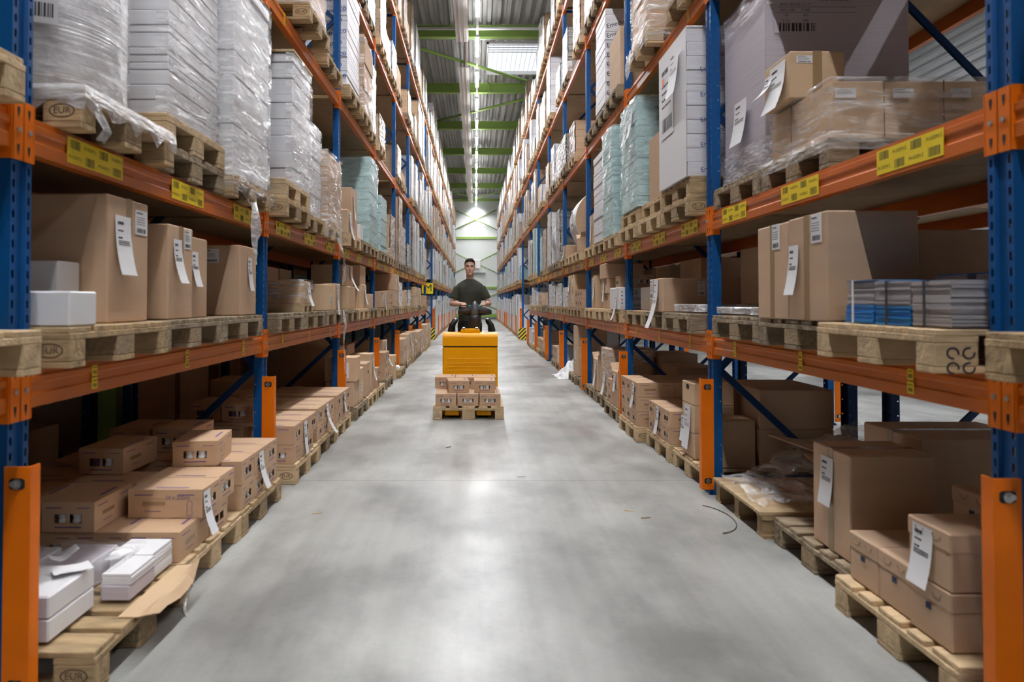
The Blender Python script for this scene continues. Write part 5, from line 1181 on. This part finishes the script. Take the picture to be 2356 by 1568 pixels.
# ---- right third shelf
z3 = LV[1][3]; zt = z3 + PT
pallet(1, 1.58, 5.115, z3, 'woodmid', 'dark underside above the white stack, ' + W(1, 1, 3, 0), True); load(1, 'white wrapped goods high above the white printed stack', 1.62, 2.5, 5.15, 5.85, zt, 4.6, 'white', True, seed=91)
pallet(1, 1.52, 6.3, z3, 'wood', 'jutting over the aisle with film knot, ' + W(1, 1, 3, 1), True)
o = load(1, 'brown cartons in heavy shiny film, third shelf, second bay', 1.54, 2.4, 6.3, 7.0, zt, 4.75, 'brown', True, step=.25, seed=92, jit=.02, drop=.12, skirt=(1.52, 6.3), bits=[('label', 'N', -.2, .55, .16, .13, 3)])
sheet_film('film_tail', o, [((-.45, .35, .02), .1, (0, 1, 0)), ((-.47, .37, -.08), .12, (0, 1, 0)), ((-.48, .38, -.17), .14, (0, 1, .2)), ((-.48, .38, -.24), .08, (0, 1, 0))], 'filmdense')
done(1, 1, 3, 0, 1, 2)
pallet(1, 1.58, 7.95, z3, 'woodgrey', 'under a plain brown box, ' + W(1, 2, 3, 0), True); carton(1, 'large plain brown carton before a lettered stack, third shelf', 1.62, 2.1, 7.98, 8.6, zt, zt + .66, 'card')
pallet(1, 1.6, 8.85, z3, 'woodgrey', 'under lettered stack, ' + W(1, 2, 3, 1), True)
o = load(1, 'white lettered sheet stack behind a brown box, third shelf', 1.62, 2.4, 8.9, 9.6, zt, 5.0, 'printed', True, film=False, seed=93)
for i in range(9):
    for q in range(3): O('printing', text_mesh('Emecco', .08, 'ink'), o, (-.25 + q * .27, -.355, .08 + i * .12)).rotation_euler.y = -.3
pallet(1, 1.6, 9.72, z3, 'woodgrey', W(1, 2, 3, 2), True)
done(1, 2, 3, 0, 1, 2)

# ------------------------------------------------------------------ goods in the remaining slots of the front racks
rng = random.Random(4)
BR_ = {-1: 'left', 1: 'right'}
KN = {'white': 'white sheet goods in film', 'brown': 'brown cartons in glossy film', 'mint': 'mint paper stack in film', 'printed': 'white lettered stack in film', 'grey': 'grey board stack in film', 'tan': 'tan cartons in film', 'lilac': 'lilac block in film'}
for k in range(1, 7):
    for s in (-1, 1):
        for lv in range(0, 6):
            for i in range(3):
                if (s, k, lv, i) in DONE or (lv == 3 and k < 1) or (lv > 3 and k < 2) or (lv == 5 and k < 3): continue
                if rng.random() < .06: continue
                y = SY(s, k, i) + rng.uniform(-.02, .03); z = LV[s][lv]
                a = FX[s] - ({0: .17, 1: .08}.get(lv, .05) if s < 0 else .06) + rng.uniform(-.02, .03)
                wd = rng.choice(('wood', 'woodmid', 'woodgrey', 'woodmid')); w_ = W(s, k, lv, i)
                pallet(s, a, y, z, wd, w_, near=(k < 3 and lv < 4)); zt = z + PT + .001
                if lv <= 1:
                    q = rng.random()
                    if q < .35:
                        for c in range(2):
                            for rw in range(3):
                                tray('bottle carton, %s layer, %s along, %s' % (('bottom', 'upper')[c], ORD[rw], w_), s * (a + .02 + TL / 2), y + .14 + rw * .245, zt + c * (TH + .004), 0, (-s,))
                    elif q < .8:
                        h = rng.uniform(.2, .3)
                        for c in range(rng.choice((1, 2)) if lv else 2):
                            for rw in range(2):
                                carton(s, '%s carton %s, %s, %s' % (('brown', 'tan')[(i + rw) % 2], ('on the pallet', 'stacked on another')[c], ORD[rw], w_), a + .004, a + .43, y + .03 + rw * .38, y + .38 + rw * .38, zt + c * (h + .003), zt + c * (h + .003) + h, ('card', 'cardlt')[(i + rw) % 2], tape='A' if rng.random() < .4 else None, bits=[('note', 'A', 0, h - .02, .1, .26, rng.randrange(5), rng.choice((.02, .06)))] if rng.random() < .38 else [('label', 'A', .05, h * .6, .1, .1, rng.randrange(5))])
                    else:
                        load(s, '%s, %s' % (KN['white'], w_), a + .04, a + .8, y + .05, y + .72, zt, zt + rng.uniform(.3, .5), 'white')
                else:
                    kd = rng.choice(('white', 'white', 'brown', 'brown', 'tan', 'printed', 'grey') if lv > 2 else ('white', 'mint', 'white', 'grey', 'brown'))
                    h = rng.uniform(.75, 1.25) if rng.random() < .75 else rng.uniform(.3, .6)
                    if rng.random() < .16 and lv > 2:
                        carton(s, 'large plain brown carton, ' + w_, a + .03, a + .6, y + .05, y + .74, zt, zt + h * .6, 'cardlt')
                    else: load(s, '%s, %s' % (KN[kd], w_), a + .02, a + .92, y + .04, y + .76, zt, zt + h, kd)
# slots of the first bay high up, seen from other places only, are left empty; beyond the cross aisle:
far_boxes = []
for s in (-1, 1):
    for j in range(-1, 10):
        for lv in ((0, 2, 3, 4, 5) if j >= 0 else (3, 4, 5)):
            for i in range(3):
                if rng.random() < .05: continue
                y = (PY2(j) if j >= 0 else PY(s, 7) + .3) + .125 + .87 * i; a = FX[s] - .07 + rng.uniform(-.02, .03)
                z = 0 if lv == 0 else (LV2[lv] if j >= 0 else (None, None, None, 3.62, 5.27, 6.9)[lv]); w_ = where(s, j, lv, i, 2)
                wd = rng.choice(('wood', 'woodmid', 'woodmid'))
                if npal < 318 and j < 3: pallet(s, a, y, z, wd, w_)
                else: far_boxes.append((s, a, y, z, wd))
                h = rng.uniform(.8, 1.3) if rng.random() < .8 else rng.uniform(.3, .6)
                if lv == 0:
                    kd = rng.choice(('white', 'white', 'printed')); h = rng.uniform(1.0, 1.5)
                elif lv == 2: kd = rng.choice(('mint', 'white', 'white', 'printed', 'brown'))
                else: kd = rng.choice(('white', 'white', 'brown', 'brown', 'tan', 'grey'))
                if j < 0: h = min(h, 1.2)
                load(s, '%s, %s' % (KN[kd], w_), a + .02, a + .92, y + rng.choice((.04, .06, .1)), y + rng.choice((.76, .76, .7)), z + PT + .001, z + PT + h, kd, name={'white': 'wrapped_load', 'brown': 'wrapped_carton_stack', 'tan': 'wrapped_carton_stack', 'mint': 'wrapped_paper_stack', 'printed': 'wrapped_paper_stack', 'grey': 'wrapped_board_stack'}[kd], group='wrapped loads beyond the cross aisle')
if far_boxes:
    b = MB()
    for s, a, y, z, wd in far_boxes:
        x0, x1 = sorted((s * a, s * (a + 1.2)))
        for p, q in EB: b.box(x0, x1, y + p, y + q, z + .122, z + .144)
        for p, q in BY:
            b.box(x0, x1, y + p, y + q, z, z + .022)
            for u0, u1 in BX: b.box(x0 + u0, x0 + u1, y + p, y + q, z + .022, z + .122)
    tag(O('distant_pallets', b.mesh('far', 'woodmid')), 'rows of distant wooden pallets in the racks near the end wall', 'pallets', None, 'stuff')
# dim goods at the back of the second racks (seen through the gaps)
for k in range(0, 4):
    for i in range(3):
        y = SY(-1, k, i)
        carton(-1, 'big dim carton on the floor of the rear left rack, %s bay, %s' % (ORD[k], SLOT[i]), 2.9, 3.6, y, y + .75, 0, rng.uniform(.45, .8), 'card', group='dim cartons of the rear rack')  # partly visible; random cartons also added to block light from beyond
        carton(-1, 'big dim carton on the lowest shelf of the rear left rack, %s bay, %s' % (ORD[k], SLOT[i]), 2.9, 3.6, y, y + .78, 1.161, 1.161 + rng.uniform(.4, .6), 'card', group='dim cartons of the rear rack')
        load(-1, 'shaded wrapped goods, second shelf, rear left rack, %s bay, %s' % (ORD[k], SLOT[i]), 2.9, 3.65, y, y + .78, 2.031, 2.031 + rng.uniform(.9, 1.3), rng.choice(('white', 'brown', 'grey')), group='shaded goods of the rear racks')
        if k > 0:
            load(1, 'shaded wrapped goods, second shelf, rear right rack, %s bay, %s' % (ORD[k], SLOT[i]), 3.0, 3.7, SY(1, k, i), SY(1, k, i) + .78, 2.026, 2.026 + rng.uniform(.5, 1.2), rng.choice(('white', 'brown', 'grey')), group='shaded goods of the rear racks')
tag(O('green_post', MB().box(-.065, .065, -.06, .06, 0, 9.09).mesh('gp', 'green'), None, (-2.64, 5.212, 0)), 'green steel hall post between the two left racks', 'post', None, 'thing')
# sign and barrier boards at the cross aisle
sg = T('aisle_sign', 'yellow sign with a black M on the far left rack', 'sign', (-1.70, PY2(0) - .09, 1.62))
O('sign_panel', MB().box(-.2, .2, 0, .012, 0, .38).mesh('panel', 'yellow'), sg); O('lettering', text_mesh('M', .36, 'ink'), sg, (.03, -.002, .19))
O('bracket', MB().box(-.02, .2, .012, .03, .1, .14).mesh('bracket', 'steel'), sg)
def hazard():
    b = MB(); W_, H_ = .27, .42; b.box(0, W_, 0, .02, 0, H_, 0)
    for q in range(-4, 5):
        z = q * .135; poly = []
        # stripe clipped to the board
        def clip(p):
            out = []
            for (x0, z0_), (x1, z1_) in zip(p, p[1:] + p[:1]):
                ins0, ins1 = z0_ >= lo, z1_ >= lo
                if sgn < 0: ins0, ins1 = z0_ <= lo, z1_ <= lo
                if ins0: out.append((x0, z0_))
                if ins0 != ins1:
                    f = (lo - z0_) / (z1_ - z0_); out.append((x0 + f * (x1 - x0), lo))
            return out
        p = [(0, z), (W_, z + .27), (W_, z + .337), (0, z + .067)]
        lo, sgn = 0.002, 1; p = clip(p)
        if len(p) > 2: lo, sgn = H_ - .002, -1; p = clip(p)
        if len(p) > 2: b.face([(x, -.001, zz_) for x, zz_ in p], 1)
    return b.mesh('hazard', ['yellow', 'ink'], recalc=False)
HZ = hazard()
for s, nm in ((-1, 'left'), (1, 'right')): tag(O('hazard_board', HZ, None, (-1.70 if s < 0 else 1.52, PY2(0) - .12, .0)), 'yellow and black striped impact board at the far %s rack' % nm, 'hazard board', 'striped boards at the cross aisle')
# litter on the floor
for i, (x, y, rz_, m_) in enumerate(((-1.0, 4.55, .4, 'wood'), (.98, 4.6, -.3, 'wood'), (1.05, 4.45, .2, 'tape'), (-.25, 6.6, .9, 'ink'), (.35, 5.5, .1, 'white'))):
    tag(O('floor_scrap', MB().box(-.03, .03, -.006, .006, 0, .004).mesh('scrap', m_), None, (x, y, .0005), rz_), ('pale wood splinter on the floor left of the aisle', 'pale wood splinter on the floor by the right rack', 'brown tape strip lying beside the wood splinter', 'dark scrap lying on the aisle floor', 'tiny white paper scrap on the aisle floor')[i], 'scrap')

# ------------------------------------------------------------------ pallet truck
XT = -.07
tk = T('pallet_truck', 'yellow ride-on pallet truck carrying bottle cartons down the aisle', 'pallet truck', (XT, 9.4, 0))
b = MB(); b.box(-.362, .362, 0, .62, .10, .748, 0, .022)
for z in (.595, .530, .485, .440):
    b.tube([(-.29, .003, z), (.29, .003, z)], .006, 8)
O('body_shell', b.mesh('body', 'truck'), tk)
# hood with rounded top edge
pr = [(-.004, .756), (-.006, .86)] + [(.05 - .056 * math.cos(a), .86 + .062 * math.sin(a)) for a in [i * PI / 16 for i in range(1, 9)]] + [(.6, .918), (.6, .756)]
O('hood', MB().prism(pr, -.362, .362, 'x').mesh('hood', 'truck'), tk)
pr = [(-.135, .915), (-.125, .955), (-.112, .968), (.112, .968), (.125, .955), (.135, .915)]
O('hood_top_cover', MB().prism(pr, .06, .5, 'y').mesh('cover', 'truck'), tk)
O('seam', MB().box(-.36, .36, -.002, .6, .748, .756).mesh('seam', 'black'), tk)
for sx in (-1, 1): O('hinge_clip', MB().box(-.02, .02, -.02, .02, 0, .03, 0, .005).mesh('clip', 'steel'), tk, (sx * .085, .12, .966))
O('delivery_paper', MB().box(-.11, .11, -.06, .06, 0, .004).mesh('paper', 'white'), tk, (.30, .2, .923), .1)
for sx in (-.20, .165):
    f = O('fork', MB().box(-.085, .085, -1.18, .02, .035, .092, 0, .01).mesh('fork', 'truck'), tk, (sx, 0, 0))
    O('load_roller', MB().cyl((-.05, -1.02, .04), .038, .1, 'x', 14).mesh('roller', 'rubber'), f)
# tiller head
st = []
prof = [(-.238, 1.185, .026, .03), (-.225, 1.19, .036, .045), (-.14, 1.205, .052, .07), (-.07, 1.225, .078, .085), (-.025, 1.24, .095, .095), (.025, 1.24, .095, .095), (.07, 1.225, .078, .085), (.14, 1.205, .052, .07), (.225, 1.19, .036, .045), (.238, 1.185, .026, .03)]
b = MB()
b.rings([[(x, yy * math.cos(2 * PI * i / 14) * .9 + .04 * (1 - abs(x) / .235), zc + hh * math.sin(2 * PI * i / 14) - .02 * (1 - abs(x) / .235)) for i in range(14)] for x, zc, hh, yy in prof])
tl = O('tiller_head', b.mesh('tiller', 'black', True), tk, (.060, .72, 0))
def sup(cx, cy, z, rx, ry, p=3., n=24): return [(cx + rx * abs(math.cos(t)) ** (2 / p) * (1 if math.cos(t) >= 0 else -1), cy + ry * abs(math.sin(t)) ** (2 / p) * (1 if math.sin(t) >= 0 else -1), z) for t in [2 * PI * i / n + .001 for i in range(n)]]
O('tiller_stem', MB().rings([sup(0, -.055, 1.14, .056, .05), sup(0, -.058, 1.19, .054, .05), sup(0, -.05, 1.25, .046, .05), sup(0, -.03, 1.31, .034, .045), sup(0, -.005, 1.342, .018, .03)]).mesh('stem', 'dkgrey', True), tl)
for sx in (-1, 1):
    O('button', MB().ell((sx * .075, -.012, 1.272), (.022, .02, .016), 12, 8).mesh('button', 'teal', True), tl)
    O('handle_grip', MB().tube([(sx * .05, .06, 1.235), (sx * .13, .075, 1.24), (sx * .21, .07, 1.215)], .016, 10).mesh('grip', 'rubber', True), tl)
O('control_housing', MB().rings([sup(0, .0, .955, .062, .07), sup(0, .0, .985, .078, .085), sup(0, .0, 1.04, .086, .09), sup(0, .0, 1.11, .086, .09), sup(0, .0, 1.15, .07, .08)]).mesh('housing', 'black', True), tl, (0, -.03, 0))
for sx in (-1, 1):
    g = O('side_guard', MB().tube([(sx * .29, 1.15, .42), (sx * .305, 1.05, .8), (sx * .30, .95, .93), (sx * .275, .90, 1.0), (sx * .235, .88, 1.06), (sx * .225, .95, 1.07)], [.035, .04, .045, .045, .04, .03], 12).mesh('side', 'black', True), tk, (.014, 0, 0))
    O('guard_trim', MB().tube([(sx * .31, .925, .93), (sx * .288, .87, 1.0), (sx * .245, .85, 1.065)], .012, 8).mesh('trim', 'dkgrey', True), g)
    O('guard_pad', MB().box(-.01, .01, .92, 1.0, .80, 1.04, 0, .008).mesh('pad', 'black'), g, (sx * .245, 0, 0))
    O('clamp', MB().box(-.03, .03, -.03, .03, -.012, .012, 0, .004).mesh('clamp', 'steel'), g, (sx * .308, .96, .87))
O('platform', MB().box(-.33, .33, .63, 1.35, .13, .20, 0, .02).mesh('platform', 'black'), tk)
for x, y in ((-.28, .3), (.28, .3), (0, .42), (-.25, 1.1), (.25, 1.1)): O('wheel', MB().cyl((x - .03, y, .075), .075, .06, 'x', 18).mesh('wheel', 'rubber'), tk)
# its pallet and cartons
tp = T('wooden_pallet', 'pale wooden pallet on the truck forks in mid aisle', 'pallet', (.321, 8.15, .002), PI / 2)
P = PALS['wood'][0]; O('deck_boards', P[0], tp); O('cross_boards', P[1], tp)
for yi in range(3):
    O('runner', P[3][yi], tp)
    for xi in range(3): O('block', P[2][yi], tp, (BX[xi][0], 0, 0))
z0 = .003 + .144 + .001; xs = [-.345, -.094, .157]
for i, x in enumerate(xs): tray('bottle carton on the truck pallet, bottom front row, %s of three' % ('left', 'middle', 'right')[i], x + .008, 8.19 + TL / 2, z0, PI / 2, (-1,), (), 'bottle cartons on the truck', .0)
for i, x in enumerate(xs): tray('bottle carton on the truck pallet, bottom rear row, %s of three' % ('left', 'middle', 'right')[i], x + .0, 8.56 + TL / 2, z0, PI / 2, (), (), 'bottle cartons on the truck', .0)
z1_ = z0 + TH + .004
tray('bottle carton on the truck pallet, upper layer, set askew in front', -.21, 8.30 + TL / 2, z1_, PI / 2 + .10, (-1,), (), 'bottle cartons on the truck', 0)
tray('bottle carton on the truck pallet, upper layer, front right', .105, 8.30 + TL / 2, z1_, PI / 2, (-1,), (), 'bottle cartons on the truck', 0)
tray('bottle carton on the truck pallet, upper layer, rear left corner', -.37, 8.69 + TL / 2, z1_, PI / 2, (-1,), (), 'bottle cartons on the truck', 0)
tray('bottle carton on the truck pallet, upper layer, rear middle', -.12, 8.69 + TL / 2, z1_, PI / 2, (-1,), (), 'bottle cartons on the truck', 0)
tray('bottle carton on the truck pallet, upper layer, rear right', .125, 8.69 + TL / 2, z1_, PI / 2, (-1,), (), 'bottle cartons on the truck', 0)

# ------------------------------------------------------------------ the driver
PX, PYY = -.083, 10.52
pe = T('person', 'young man in dark olive t-shirt and black trousers steering the yellow truck', 'person', (PX, PYY, .20))
def remesh(o, v, it=4, f=.5):
    m = o.modifiers.new('r', 'REMESH'); m.mode = 'VOXEL'; m.voxel_size = v; m.use_smooth_shade = True
    m = o.modifiers.new('s', 'SMOOTH'); m.iterations = it; m.factor = f
    return o
H = 1.520                                   # chin height above the platform
body = MB()
hz = lambda z: H + z
body.ell((0, .012, hz(.150)), (.0725, .090, .086), 20, 14).ell((0, -.018, hz(.085)), (.064, .068, .085), 20, 14).ell((0, -.060, hz(.018)), (.032, .028, .025))
body.ell((0, -.028, hz(.045)), (.056, .058, .040))
body.tube([(0, -.083, hz(.128)), (0, -.098, hz(.10)), (0, -.104, hz(.084))], [.008, .011, .014], 10).ell((0, -.092, hz(.080)), (.018, .014, .009))
body.caps([(-.045, -.068, hz(.138)), (0, -.082, hz(.136)), (.045, -.068, hz(.138))], [.010, .011, .010], 8)
for sx in (-1, 1):
    body.ell((sx * .040, -.052, hz(.092)), (.024, .026, .022)).ell((sx * .075, .012, hz(.110)), (.009, .020, .031)).ell((sx * .079, .018, hz(.118)), (.008, .015, .016))
body.caps([(-.02, -.080, hz(.052)), (0, -.086, hz(.053)), (.02, -.080, hz(.052))], [.007, .009, .007], 8)
body.caps([(0, .030, hz(.06)), (0, .036, hz(-.04)), (0, .038, hz(-.13))], [.052, .053, .066], 16)
# torso under the clothes
def loft(mb, stn, n=28, p=2.4):
    rs = []
    for cx, cy, z, rx, ry in stn:
        rs.append([(cx + rx * abs(math.cos(a)) ** (2 / p) * (1 if math.cos(a) >= 0 else -1), cy + ry * abs(math.sin(a)) ** (2 / p) * (1 if math.sin(a) >= 0 else -1), z) for a in [2 * PI * i / n for i in range(n)]])
    return mb.rings(rs)
loft(body, [(0, .03, .84, .15, .10), (0, .03, 1.0, .14, .10), (0, .03, 1.2, .15, .10), (0, .035, 1.33, .165, .09), (0, .036, 1.38, .13, .07), (0, .036, 1.42, .07, .05)])
ARM = {}
for sx in (-1, 1):
    sh = Vector((sx * .172, .03, 1.345)); el = Vector((sx * .262 + (-.0 if sx < 0 else .016), .0, 1.105)); wr = Vector((sx * .150 + .052, -.272, 1.098)); ARM[sx] = (sh, el, wr)
    d = (wr - el)
    body.caps([sh, sh.lerp(el, .5), el, el + d * .3, wr], [.030, .038, .040, .045, .029], 14)
    # hand: palm over the grip, four fingers curled round it, thumb from the side of the palm
    kn = wr + Vector((-sx * .018, -.072, -.002)); body.caps([wr, wr.lerp(kn, .5), kn], [.028, .031, .030], 12)
    for f in range(4):
        o_ = (f - 1.5) * .0195; L_ = (.034, .040, .037, .028)[f]
        base = kn + Vector((o_, -.012 + .004 * abs(f - 1.5), .004)); mid = base + Vector((0, -L_, -.010)); tip = mid + Vector((0, -.008, -.030)); end = tip + Vector((0, .018, -.012))
        body.caps([base, mid, tip, end], [.0105, .0098, .0088, .0078], 8)
    tb_ = wr + Vector((-sx * .028, -.03, -.004)); body.caps([tb_, tb_ + Vector((-sx * .022, -.028, -.012)), tb_ + Vector((-sx * .012, -.052, -.026))], [.014, .012, .0095], 8)
for sx in (-1, 1): body.caps([(sx * .088, .03, .86), (sx * .095, .02, .48), (sx * .10, .03, .10), (sx * .10, -.06, .05)], [.088, .058, .042, .04], 14)
remesh(O('body', body.mesh('body', 'skin'), pe), .0052, 5)
hr = MB().ell((0, .030, hz(.172)), (.077, .086, .078), 20, 14).ell((0, .072, hz(.12)), (.068, .045, .07), 16, 10)
hr.caps([(-.052, -.040, hz(.208)), (-.02, -.058, hz(.224)), (.025, -.056, hz(.226)), (.054, -.036, hz(.208))], [.020, .026, .026, .020], 10)
for sx in (-1, 1): hr.caps([(sx * .066, -.008, hz(.19)), (sx * .0705, .0, hz(.15)), (sx * .071, .004, hz(.125))], [.014, .009, .006], 8)
remesh(O('hair', hr.mesh('hair', 'hair'), pe), .006, 3)
for sx in (-1, 1):
    e = O('eye', MB().ell((sx * .030, -.0755, hz(.117)), (.0105, .008, .0045), 12, 8).mesh('eye', 'eyew', True), pe)
    O('iris', MB().ell((sx * .030, -.0835, hz(.117)), (.0045, .003, .0045), 10, 6).mesh('iris', 'hair', True), e)
    O('eyebrow', MB().caps([(sx * .014, -.091, hz(.139)), (sx * .034, -.087, hz(.145)), (sx * .050, -.073, hz(.139))], [.0042, .005, .003], 8).mesh('brow', 'hair', True), pe)
O('lips', MB().caps([(-.021, -.083, hz(.051)), (-.006, -.0925, hz(.053)), (.006, -.0925, hz(.053)), (.021, -.083, hz(.051))], [.003, .0048, .0048, .003], 8).mesh('lips', 'lip', True), pe)
ts = MB()
loft(ts, [(0, .03, .845, .172, .122), (0, .03, .92, .168, .120), (0, .028, 1.06, .160, .116), (0, .028, 1.2, .175, .122), (0, .03, 1.29, .194, .124), (0, .033, 1.35, .205, .110), (0, .035, 1.385, .192, .098), (0, .036, 1.412, .160, .086), (0, .036, 1.438, .118, .076), (0, .036, 1.458, .080, .068), (0, .036, 1.468, .064, .062)])
for sx in (-1, 1):
    sh, el, wr = ARM[sx]; a = sh.lerp(el, .70)
    ts.caps([sh + Vector((-sx * .02, 0, -.004)), sh.lerp(el, .3)], [.058, .064], 16); ts.tube([sh, sh.lerp(el, .35), a], [.060, .066, .070], 16)
remesh(O('t_shirt', ts.mesh('shirt', 'shirt'), pe), .008, 5)
O('neck_band', MB().tube([(.062 * math.cos(2 * PI * i / 24), .034 + .060 * math.sin(2 * PI * i / 24), 1.460 - .012 * math.sin(-2 * PI * i / 24) - .010) for i in range(25)], .008, 8).mesh('band', 'shirt', True), pe)
tr = MB(); loft(tr, [(0, .03, .74, .165, .12), (0, .03, .84, .168, .118), (0, .03, .90, .160, .112)])
for sx in (-1, 1): tr.caps([(sx * .085, .03, .80), (sx * .095, .02, .48), (sx * .10, .03, .12)], [.098, .075, .062], 16)
remesh(O('trousers', tr.mesh('trousers', 'jeans'), pe), .01, 4)
O('belt', MB().rings([[(.170 * math.cos(2 * PI * i / 28), .03 + .122 * math.sin(2 * PI * i / 28), z) for i in range(28)] for z in (.842, .868)]).mesh('belt', 'black', True), pe)
for sx in (-1, 1): O('shoe', MB().ell((sx * .10, -.045, .045), (.052, .14, .046), 16, 10).box(sx * .10 - .05, sx * .10 + .05, -.175, .085, 0, .025, 0, .012).mesh('shoe', 'black', True), pe)

# ------------------------------------------------------------------ light, camera
wd = bpy.data.worlds.new('hall_air'); SC.world = wd; wd.use_nodes = True
wd.node_tree.nodes['Background'].inputs[0].default_value = (.80, .88, 1., 1); wd.node_tree.nodes['Background'].inputs[1].default_value = .02
cam = bpy.data.cameras.new('camera'); co = bpy.data.objects.new('camera', cam); COL.objects.link(co); SC.camera = co
FPX, VX, VY, TILT = 1650., 1094., 694., math.radians(1.15)
cam.sensor_width = 36.; cam.sensor_fit = 'HORIZONTAL'; cam.lens = 36. * FPX / 2356
cam.shift_x = (1178 - VX) / 2356; cam.shift_y = -(784 - (VY - FPX * math.tan(TILT))) / 2356
co.location = (0, 0, 1.333); co.rotation_euler = (PI / 2 + TILT, 0, 0)
cam.clip_start = .05; cam.clip_end = 200
cam.dof.use_dof = True; cam.dof.focus_distance = 10.2; cam.dof.aperture_fstop = 2.8
SC.view_settings.view_transform = 'Standard'; SC.view_settings.look = 'None'; SC.view_settings.exposure = .08; SC.view_settings.gamma = 1.
SC.view_settings.use_curve_mapping = False
SC.cycles.max_bounces = 6; SC.cycles.diffuse_bounces = 4; SC.cycles.glossy_bounces = 3; SC.cycles.transparent_max_bounces = 12; SC.cycles.transmission_bounces = 2
SC.cycles.sample_clamp_indirect = 6.; SC.cycles.caustics_reflective = False; SC.cycles.caustics_refractive = False
